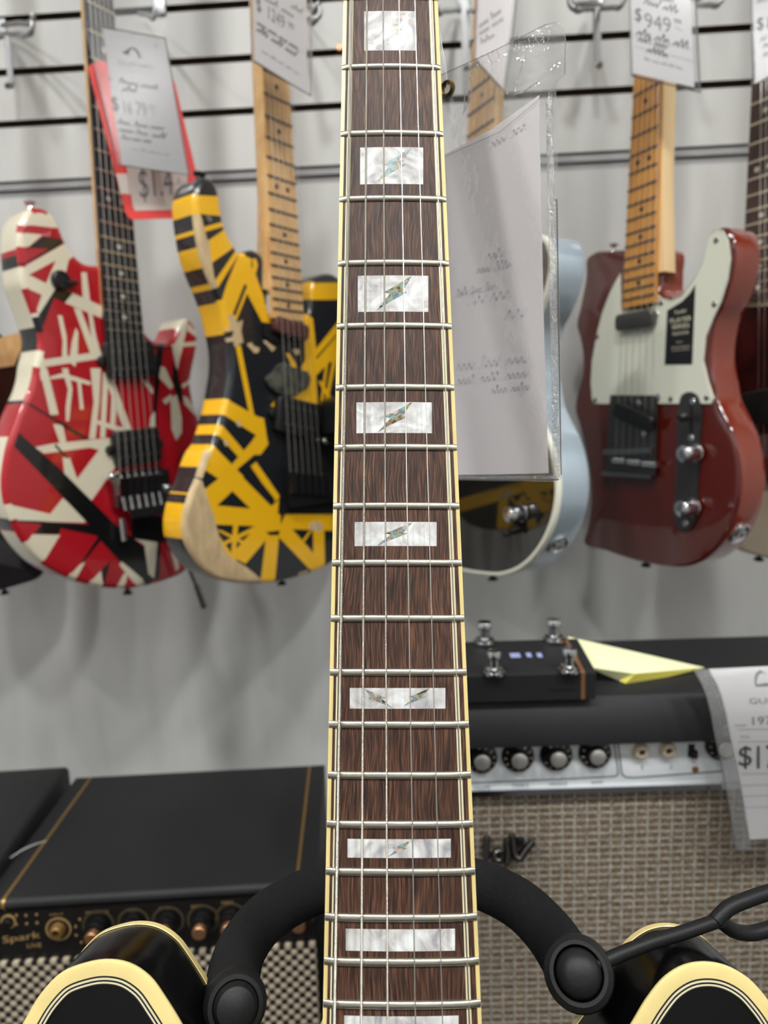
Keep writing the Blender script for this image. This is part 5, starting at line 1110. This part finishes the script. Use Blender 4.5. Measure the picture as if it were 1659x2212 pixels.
# printed lines and words
pr_ = MB(); e = .0003
def L3(px, py, z_=e): v = H(px, py, 'z', z_); return Vector((v.x, v.y, z_))
def line(mb, pts, w, mi=0):
    pts = [L3(*p) for p in pts]
    for a, b in zip(pts, pts[1:]):
        d = (b - a).normalized(); s = Vector((-d.y, d.x, 0)) * w / 2; mb.add([a - s - d * w / 3, b - s + d * w / 3, b + s + d * w / 3, a + s - d * w / 3], [(0, 1, 2, 3)], mi)
line(pr_, Z('f6', 60, 545, 1000, 505, 1360, 485, 1388, 470, 1390, 440, 1345, 130, 1320, 92), .0016); line(pr_, [(1330, 1582)] + Z('f6', 1395, 90, 1385, 130) + [(1334, 1600), (1343, 1672), (1352, 1679), (1370, 1680), (1560, 1666)], .0016)
for kx in (1031, 1113, 1196, 1279): line(pr_, [(kx, 1590), (kx + 1, 1602)], .0008)
T = lambda *a: Z('f6', *a)
txts = [('VIBRATO', Z('n8', 225, 975, 525, 945, 222, 895)), ('BRIGHT', Z('n8', 658, 965, 815, 955, 658, 930)), ('1', Z('n8', 270, 1265, 282, 1264, 268, 1215)), ('2', Z('n8', 560, 1255, 590, 1253, 558, 1210)),
        ('VOLUME', T(95, 605, 245, 598, 94, 572)), ('TREBLE', T(435, 588, 590, 580, 434, 550)), ('MIDDLE', T(775, 575, 935, 565, 774, 540)), ('BASS', T(1155, 555, 1255, 550, 1154, 525))]
for tx, (A_, B_, U_) in txts: put_text(pr_, tx, AF, A_, B_, U_, e)
pr_.build('panel_print', M['grey_print'], pan, smooth=None)
def ampknob(px, py, r=.0148, rot=0):
    p = H(px, py, 'z', .004); mm = Matrix.Translation((p.x, p.y, 0))
    kb = MB().lathe([(r, .0002), (r, .002), (r * .94, .0036), (r * .58, .0052), (r * .52, .0098), (r * .46, .0105), (.0001, .0105)], mm, 40).build('knob', M['knobskirt'], am)
    MB().lathe([(r * .47, .0104), (r * .47, .0112), (r * .40, .0118), (.0001, .0114)], mm, 28).build('knob_cap', M['capchrome'], kb, label='silver knob cap')
    mt = MB()
    for i in range(10):
        a = R_(90 - rot - 30 * i); c0 = Vector((p.x + r * .78 * math.cos(a), p.y + r * .78 * math.sin(a), .0049)); u = Vector((math.cos(a), math.sin(a), -.5)).normalized() * .0013; v = Vector((math.sin(a), -math.cos(a), 0)) * .0010
        text_local(mt, str(i + 1), c0 - u - v, c0 - u + v, c0 + u - v)
    mt.build('knob_numbers', M['washer'], kb, smooth=None)
ampknob(1040, 1640, rot=-10); ampknob(1120, 1637, rot=30); ampknob(1203, 1634, rot=-30); ampknob(1287, 1629, rot=20); ampknob(1562, 1612, rot=60)
for px_, py_ in ((1386, 1625), (1444, 1622)):
    p = H(px_, py_, 'z', .003); MB().lathe([(.0078, .0001), (.0078, .0012), (.0062, .003), (.0060, .0045), (.0040, .0052), (.0030, .0052), (.0028, -.004)], Matrix.Translation((p.x, p.y, 0)), 28, cap=False).build('input_jack', M['washer'], am, label='cream ringed input socket')
    MB().lathe([(.0029, .0012), (.0001, .0012)], Matrix.Translation((p.x, p.y, 0)), 16).build('socket_hole', M['black'], am.children[-1])
p = H(1494, 1622, 'z', .001); mb = MB().box(p.x - .0028, p.x + .0028, p.y - .006, p.y + .006, .0001, .001); mb.box(p.x - .001, p.x + .0045, p.y - .006, p.y + .001, .001, .004); mb.build('bright_switch', M['black'], am, smooth=None)
for px_, py_ in Z('n8', 750, 880, 825, 1255): p = H(px_, py_, 'z', 0); MB().lathe([(.003, 0), (.003, .0008), (.001, .0014)], Matrix.Translation((p.x, p.y, 0)), 14).build('panel_screw', M['copper'], am)
# script badge on the grille
mb = MB(); zb_ = -.001
def stroke(mb, a, r, z_, mi): mb.tube(smooth3([H(*p, 'z', z_) for p in Z('f6', *a)], .002), r, 12, mi)
SK = [(215, 1030, 212, 1120, 208, 1215), (350, 1150, 295, 1165, 285, 1215, 330, 1240, 350, 1220), (400, 1045, 395, 1100, 405, 1150, 395, 1265), (440, 1010, 455, 1110, 470, 1190, 500, 1222, 560, 1150, 630, 1065), (520, 1040, 520, 1100)]
for s in SK: stroke(mb, s, .0034, zb_, 0)
for s in SK[:4]: stroke(mb, s, .0017, zb_ + .003, 1)
mb.build('badge', [M['black'], M['darkchrome']], am, label='black and silver script badge')

# ------------------------------------------------------------------ foot pedal on the amplifier
PF_origin = AF.M @ Vector(AF.hit(1262, 1510, 'y', ytop + .0005)); 
PF = Frame(Matrix.Translation(PF_origin) @ Matrix.Rotation(R_(3.5), 4, 'Z'))      # x right, y back, z up
pe = thing('effects_pedal', PF, 'black effects pedal with four metal footswitches on top of the silver faced amplifier', 'effects pedal')
wl = PF.hit(780, 1520, 'y', 0).x; hz = PF.hit(1262, 1455, 'y', 0).z; dz_ = PF.hit(1231, 1380, 'z', hz + .012).y
prof = [(0, 0), (0, hz), (.004, hz + .002), (dz_, hz + .012), (dz_ + .002, hz + .008), (dz_ + .002, 0)]
def pprism(mb, x0, x1, prof, mi=0):
    n = len(prof); return mb.add([(x0, y, z_) for y, z_ in prof] + [(x1, y, z_) for y, z_ in prof], [(i, n + i, n + (i + 1) % n, (i + 1) % n) for i in range(n)] + [tuple(reversed(range(n))), tuple(range(n, 2 * n))], mi)
pprism(MB(), wl, -.003, prof).build('housing', M['tolex2'], pe, smooth=20)
pf2 = [(y - (.0006 if k < 3 else 0), z_ + (.0006 if z_ > .001 else 0)) for k, (y, z_) in enumerate(prof)]
pprism(MB(), -.003, .0005, pf2).build('copper_stripe', M['copper'], pe, smooth=20); pprism(MB(), .0005, .010, prof).build('end_cheek', M['tolex2'], pe, smooth=20)
tz = lambda y: hz + .002 + .010 * y / dz_
def fsw(px, py, s=1.0):
    c = PF.hit(px, py, 'z', hz + .005); b = tz(c.y); mm = Matrix.Translation((c.x, c.y, b))
    MB().lathe([(.0085 * s, 0), (.0085 * s, .002), (.0068 * s, .0025), (.0068 * s, .005), (.0040 * s, .006), (.0040 * s, .013), (.0058 * s, .0145), (.0060 * s, .018), (.0050 * s, .0205), (.0005, .0212)], mm, 24).build('footswitch', M['chrome'], pe)
    q_ = PF.hit(px - 14 * s, py - 16, 'z', hz + .006)
fsw(1067, 1448, 1.1); fsw(1229, 1443, 1.1)
fsw(1047, 1403, 1.25); fsw(1196, 1398, 1.25)
mb = MB()
for x0, x1, y in ((1102, 1124, 1417), (1137, 1148, 1416), (1160, 1171, 1416)):
    a = PF.hit(x0, y, 'z', hz + .007); b = PF.hit(x1, y, 'z', hz + .007); yy = a.y; mb.add([(a.x, yy - .004, tz(yy - .004) + .0003), (b.x, yy - .004, tz(yy - .004) + .0003), (b.x, yy + .004, tz(yy + .004) + .0003), (a.x, yy + .004, tz(yy + .004) + .0003)], [(0, 1, 2, 3)])
mb.build('display', mat('pale_blue_display', (150, 160, 200), .3), pe, smooth=None)
mb = MB(); a = PF.hit(1186, 1490, 'y', -.0003); b = PF.hit(1244, 1488, 'y', -.0003); mb.box(a.x, b.x, -.0004, .0, a.z - .001, a.z + .001); mb.build('slot', M['black'], pe, smooth=None)

# ------------------------------------------------------------------ yellow sheet and the amplifier's own price sleeve
YS = Frame(AF.M @ Matrix.Translation((0, ytop, 0)) @ Matrix.Rotation(R_(-90), 4, 'X'))   # local z up
zz = [.0350, .0130, .006, .0012, .002]
pts = [YS.hit(1226, 1375, 'z', .030), YS.hit(1522, 1442, 'z', .004), YS.hit(1440, 1462, 'z', .001), YS.hit(1352, 1476, 'z', .0006), YS.hit(1338, 1470, 'z', .001), YS.hit(1272, 1441, 'z', .016)]
pts2 = [YS.hit(1522, 1442, 'z', .004), YS.hit(1372, 1456, 'z', .012), YS.hit(1338, 1470, 'z', .001), YS.hit(1352, 1476, 'z', .0006), YS.hit(1440, 1462, 'z', .001)]
ys = thing('paper_slip', YS, 'crumpled pale yellow paper slip lying on top of the silver faced amplifier', 'paper')
mid = YS.hit(1372, 1455, 'z', .010); mid2 = YS.hit(1330, 1405, 'z', .022)
def sheet(vs, fs, name, m, parent, t=.0004):
    mb = MB(); n = len(vs); c = Vector((0, 0, -t)); mb.add([v for v in vs] + [Vector(v) + c for v in vs], fs + [tuple(n + k for k in reversed(f)) for f in fs]); return mb.build(name, m, parent, smooth=60)
sheet([pts[0], mid2, mid, pts[4], pts[5], pts[1]], [(0, 4, 1), (4, 3, 2), (4, 2, 1), (0, 1, 5), (1, 2, 5)], 'sheet', M['sticky'], ys)
sheet([mid, pts[1], pts[2], pts[3], pts[4]], [(0, 4, 3), (0, 3, 2), (0, 2, 1)], 'folded_edge', M['sticky2'], ys)
# the curved clear sleeve hanging over the panel at the right edge
SFr = Frame(AF.M @ Matrix.Translation((0, 0, .022)))
ps = thing('price_tag', SFr, 'white price card in a curled clear sleeve, hanging over the silver amplifier controls', 'price tag')
Lft = [(1498, 1446, .0), (1517, 1480, .006), (1533, 1530, .010), (1545, 1590, .010), (1560, 1660, .006), (1575, 1740, .002), (1590, 1836, 0)]
def curl(x_off, z_off):
    return [SFr.hit(x + x_off, y, 'z', z_ + z_off) for x, y, z_ in Lft]
def ribbon(a, b, nx=1):
    vs = []; fs = []; m = len(a)
    for p, q_ in zip(a, b):
        for i in range(nx + 1): vs.append(p.lerp(q_, i / nx))
    fs = [(j * (nx + 1) + i, (j + 1) * (nx + 1) + i, (j + 1) * (nx + 1) + i + 1, j * (nx + 1) + i + 1) for j in range(m - 1) for i in range(nx)]; return vs, fs
a = [p for p in smooth3(curl(0, .001), .004)]; b = [p for p in smooth3(curl(33, .001), .004)]; m_ = min(len(a), len(b))
Rr = [Vector(p) for p in smooth3([SFr.hit(x + 330, y - 14, 'z', z_ + .001) for x, y, z_ in Lft], .004)]
def resamp(l, n): return [l[int(i * (len(l) - 1) / (n - 1))] for i in range(n)]
a = resamp(a, 24); b = resamp(b, 24); Rr = resamp(Rr, 24)
vs, fs = ribbon(a, Rr, 6); MB().add(vs, fs).build('sleeve', M['vinylfar'], ps)
vs, fs = ribbon([p + Vector((0, 0, .0004)) for p in a], [p + Vector((0, 0, .0004)) for p in b]); MB().add(vs, fs).build('sleeve_border', M['vinylhaze'], ps)
lo_ = 22
bi = [p + Vector((0, 0, -.0009)) for p in b[:lo_]]; ri = [p + Vector((0, 0, -.0009)) for p in Rr[:lo_]]
vs, fs = ribbon(bi, ri, 6); cd_ = MB().add(vs, fs).build('card', M['paperwhite'], ps)
mb = MB(); mb.tube(a, .0005, 8); mb.tube([a[-1], Rr[-1]], .0005, 8); mb.tube(bi, .0003, 6); mb.tube([bi[-1], ri[-1]], .0003, 6); mb.build('sleeve_edge', M['tag_edge'], ps)
# writing follows the card: drop every vertex onto it
def card_z(y):
    ys_ = [p.y for p in bi]
    for p, q_ in zip(bi, bi[1:]):
        if q_.y <= y <= p.y: return p.z + (q_.z - p.z) * (y - p.y) / (q_.y - p.y)
    return bi[0].z
ink = MB(); N8 = lambda *a_: Z('n8', *a_)
put_text(ink, '$', SFr, *N8(1290, 1270, 1425, 1262, 1270, 1010), .008); put_text(ink, '17', SFr, *N8(1480, 1265, 1690, 1250, 1460, 1010), .008)
put_text(ink, "1975", SFr, *N8(1405, 785, 1680, 770, 1400, 700), .008, 1); put_text(ink, 'GUITARS', SFr, *N8(1380, 570, 1900, 560, 1375, 515), .008, 1); put_text(ink, 'Price', SFr, *N8(1285, 925, 1375, 920, 1284, 895), .008, 1); put_text(ink, 'Model', SFr, *N8(1225, 800, 1335, 795, 1224, 775), .008, 1)
cx_, cy_ = N8(1560, 390)[0]
pts_ = [(cx_ - 22 * math.cos(R_(k)), cy_ - 28 * math.sin(R_(k))) for k in range(0, 181, 12)] + [(cx_ + 17 * math.cos(R_(k)), cy_ - 22 * math.sin(R_(k))) for k in range(0, 181, 12)]
ink.add([SFr.hit(*p, 'z', .008) for p in pts_], [tuple(range(len(pts_)))], 1); ink.add([SFr.hit(*p, 'z', .008) for p in N8(1455, 405, 1660, 400, 1660, 380, 1570, 370, 1470, 385)], [(0, 1, 2, 3, 4)], 1)
for y0, y1 in ((820, 812), (950, 942), (1310, 1300), (1435, 1425), (1555, 1545), (1680, 1670)): rule(ink, SFr, N8(1230 + (y0 - 820) * .13, y0)[0], N8(1900, y1)[0], .006, .0004, 1)
ink.v = [(x, y, card_z(y) + .0004) for x, y, z_ in ink.v]
ink.build('writing', [M['ink'], M['inkgrey']], cd_, smooth=None)

# ================================================================== SMALL GOLD TRIMMED AMPLIFIER
QF = wframe(300, 1930, .62, rot=6)
qa = thing('guitar_amplifier', QF, 'small black amplifier with gold trim stripes and a dark control panel, at lower left', 'amplifier')
Q = QF.hit
y1 = 0.0; xl = Q(5, 1950).x; xr = Q(640, 1905).x; capw = .055; zb = Q(440, 1662, 'y', 0).z; yc = Q(300, 2052, 'z', -.004).y; yb_ = -.24
x0 = xl - .02; x1 = xr + .02
def aprism(mb, x0, x1, prof, mi=0):
    n = len(prof); return mb.add([(x0, y, z_) for z_, y in prof] + [(x1, y, z_) for z_, y in prof], [(i, (i + 1) % n, n + (i + 1) % n, n + i) for i in range(n)] + [tuple(range(n)), tuple(reversed(range(n, 2 * n)))], mi)
r = .007
prof = [(-.004, yc), (-.004, -.012)] + [(-r + r * math.cos(R_(a)) , -r + r * math.sin(R_(a))) for a in range(0, 91, 15)] + [(zb + r - r * math.sin(R_(a)), -r + r * math.cos(R_(a))) for a in range(0, 91, 15)] + [(zb, yb_), (-.004, yb_)]
aprism(MB(), x0, x1, prof).build('cabinet', M['tolex2'], qa, smooth=40)
pg_ = [(z_ + (.0006 if z_ > -.01 else -.0006 if z_ < zb + .002 else 0), y + (.0006 if y > -.004 else 0)) for z_, y in prof]
for xx in (xl, xr): aprism(MB(), xx - .0015, xx + .0015, pg_).build('gold_stripe', M['gold'], qa, smooth=40)
MB().box(x0 + .004, x1 - .004, yc, -.013, -.0041, -.0022).build('control_panel', mat('panel_black', (20, 17, 15), .4), qa, smooth=None)
pan = qa.children[-1]; MB().box(x0 + .003, x1 - .003, yb_, yc - .001, -.004, .002).build('grille_cloth', M['grille2'], qa, smooth=None)
pz = -.0020; pr_ = MB(); S5 = lambda *a_: Z('s5', *a_)
for tx, a_ in (('Spark', (25, 640, 345, 592, 20, 565)), ('LIVE', (232, 662, 355, 655, 230, 628)), ('INPUT', (425, 388, 540, 382, 424, 372)), ('INSTRUMENT', (730, 372, 930, 362, 729, 352)), ('GAIN', (1075, 352, 1172, 346, 1074, 334)), ('BASS', (1362, 335, 1460, 328, 1361, 316))):
    A_, B_, U_ = S5(*a_); put_text(pr_, tx, QF, A_, B_, U_, pz)
for tx, xx, yy in (('MID', 427, 1961), ('TREBLE', 490, 1953)): put_text(pr_, tx, QF, (xx - 13, yy), (xx + 14, yy - 2), (xx - 13, yy - 5), pz)
pr_.build('panel_print', M['goldtext'], pan, smooth=None)
mb = MB()
for a_ in ((140, 385), (222, 385), (312, 378), (680, 418), (645, 480), (650, 555), (695, 615), (140, 462), (228, 455), (316, 448)):
    p = Q(*S5(*a_)[0], 'z', pz); mb.lathe([(.0012, -.0002), (.0012, .0003), (.0001, .0004)], Matrix.Translation((p.x, p.y, pz)), 12)
mb.build('indicator', M['goldtext'], pan)
def sknob(px, py, r=.011, cap=None, ring=.016):
    p = Q(px, py, 'z', .002); mm = Matrix.Translation((p.x, p.y, pz))
    rg_ = MB().lathe([(ring, 0), (ring, .0004), (ring * .88, .0004), (ring * .88, 0)], mm, 36, cap=False).build('dial_ring', mat('dial_bronze', (74, 64, 46), .5), pan)
    kb = MB().lathe([(r, 0), (r, .010), (r * .94, .012), (r * .6, .013), (.0002, .013)], mm, 28).build('knob', M['knobskirt'], qa)
    m2 = mm @ Matrix.Translation((-.0005, -.001, .0128))
    MB().lathe([(r * .62, 0), (r * .62, .006), (r * .56, .0068), (.0002, .0068)], m2, 26).build('knob_cap', M['copper'], kb, label='copper knob cap')
sknob(210, 2004); sknob(286, 1999); sknob(361, 1995); sknob(437, 1992); sknob(498, 1988); sknob(648, 1978)
p = Q(123, 2013, 'z', .002); mm = Matrix.Translation((p.x, p.y, pz))
MB().lathe([(.0125, 0), (.0125, .0004), (.011, .0004), (.011, 0)], mm, 32, cap=False).build('dial_ring', M['goldtext'], pan)
MB().lathe([(.0078, 0), (.0078, .003), (.0066, .005), (.0064, .0068), (.0052, .0078), (.0034, .0078), (.0032, .002), (.0001, .002)], mm, 30, cap=False).build('input_jack', M['gold'], qa, label='gold input socket')
MB().lathe([(.0031, .0025), (.0001, .0025)], mm, 16).build('socket_hole', M['black'], qa.children[-1])
p = Q(14, 1997, 'z', .002); mm = Matrix.Translation((p.x, p.y, pz)); MB().lathe([(.0075, 0), (.0075, .0008), (.006, .0008), (.006, .0002)], mm, 30, cap=False).build('dial_ring', M['goldtext'], pan)
MB().lathe([(.0055, 0), (.0055, .004), (.0045, .0055), (.0003, .0058)], mm, 24).build('preset_button', M['knobskirt'], qa)
# thin clear tie lying over its left corner
fr = QF; pts = [Q(20, 1855, 'y', .002), Q(45, 1838, 'y', .006), Q(75, 1824, 'y', .007), Q(100, 1817, 'y', .003)]
o = MB().tube([fr.M @ p for p in smooth3(pts, .003)], .0004, 8).build('plastic_tie', M['nylon']); tag(o, 'thin clear plastic tie lying on the left corner of the gold trimmed amplifier', 'plastic tie')
# black cabinet at far left
BFm = wframe(0, 1860, .66, rot=6)
bx = thing('speaker_cabinet', BFm, 'plain black speaker cabinet cut off by the lower left corner', 'speaker cabinet')
B = BFm.hit; yt = B(60, 1650, 'z', -.20).y
pa = B(148, 1652, 'y', yt); pb_ = B(0, 1858, 'y', yt)
w_ = (pa - pb_); w_.z = w_.z; z1 = pb_.z + .05; x_r = pa.x
loop = [(pb_.x + (pb_.x - pa.x) * .18, pb_.z + (pb_.z - pa.z) * .18), (pa.x, pa.z), (pa.x - .16, pa.z + .004), (pb_.x - .18, pb_.z + .03)]
BX2 = Matrix(((1, 0, 0, 0), (0, 0, 1, 0), (0, -1, 0, 0), (0, 0, 0, 1)))
mb = MB(); lp = [(x, -z_) for x, z_ in loop]; mb.pillow(ccw(lp), -((BFm.M.translation.z + yt) - (QF.M.translation.z + yb_)) + .0005, 0, .010)
mb.v = [(x, yt + z_, -y) for x, y, z_ in mb.v]
mb.f = [tuple(reversed(f)) for f in mb.f] if 0 else mb.f
mb.build('cabinet', M['tolex2'], bx, smooth=50)
MB().box(loop[3][0] - .0, loop[0][0] - .01, yt - .22, yt - .03, min(loop[0][1], loop[3][1]) + .001, min(loop[0][1], loop[3][1]) + .004).build('grille_cloth', M['grille2'], bx, smooth=None)
# ================================================================== TABLES CARRYING THE AMPLIFIERS
def table(name, label, x0, x1, y0, y1, ztop):
    fr = Frame(Matrix.Translation(((x0 + x1) / 2, (y0 + y1) / 2, 0))); t = thing(name, fr, label, 'table'); hx = (x1 - x0) / 2; hy = (y1 - y0) / 2
    MB().box(-hx, hx, -hy, hy, ztop - .03, ztop).build('table_top', M['woodleg'], t, smooth=None)
    for sx in (-1, 1):
        for sy in (-1, 1): MB().box(sx * (hx - .03) - .02, sx * (hx - .03) + .02, sy * (hy - .03) - .02, sy * (hy - .03) + .02, 0, ztop - .03).build('leg', M['woodleg'], t, smooth=None)
bpy.context.view_layer.update()
def bounds(root):
    P = [c.matrix_world @ Vector(v) for c in root.children if c.type == 'MESH' for v in c.bound_box]
    return [min(p[i] for p in P) for i in range(3)] + [max(p[i] for p in P) for i in range(3)]
b1 = bounds(am); table('display_table', 'dark table under the silver faced amplifier', b1[0] + .02, b1[3] + .05, b1[1] + .0, YW - .03, b1[2])
b2 = bounds(qa); b3 = bounds(bx); zt_ = min(b2[2], b3[2])
for o_, b_ in ((qa, b2), (bx, b3)):
    pass
table('display_table', 'dark table under the small gold trimmed amplifier', b3[0], min(b2[3], b1[0] + .0), min(b2[1], b3[1]), YW - .03, b2[2])
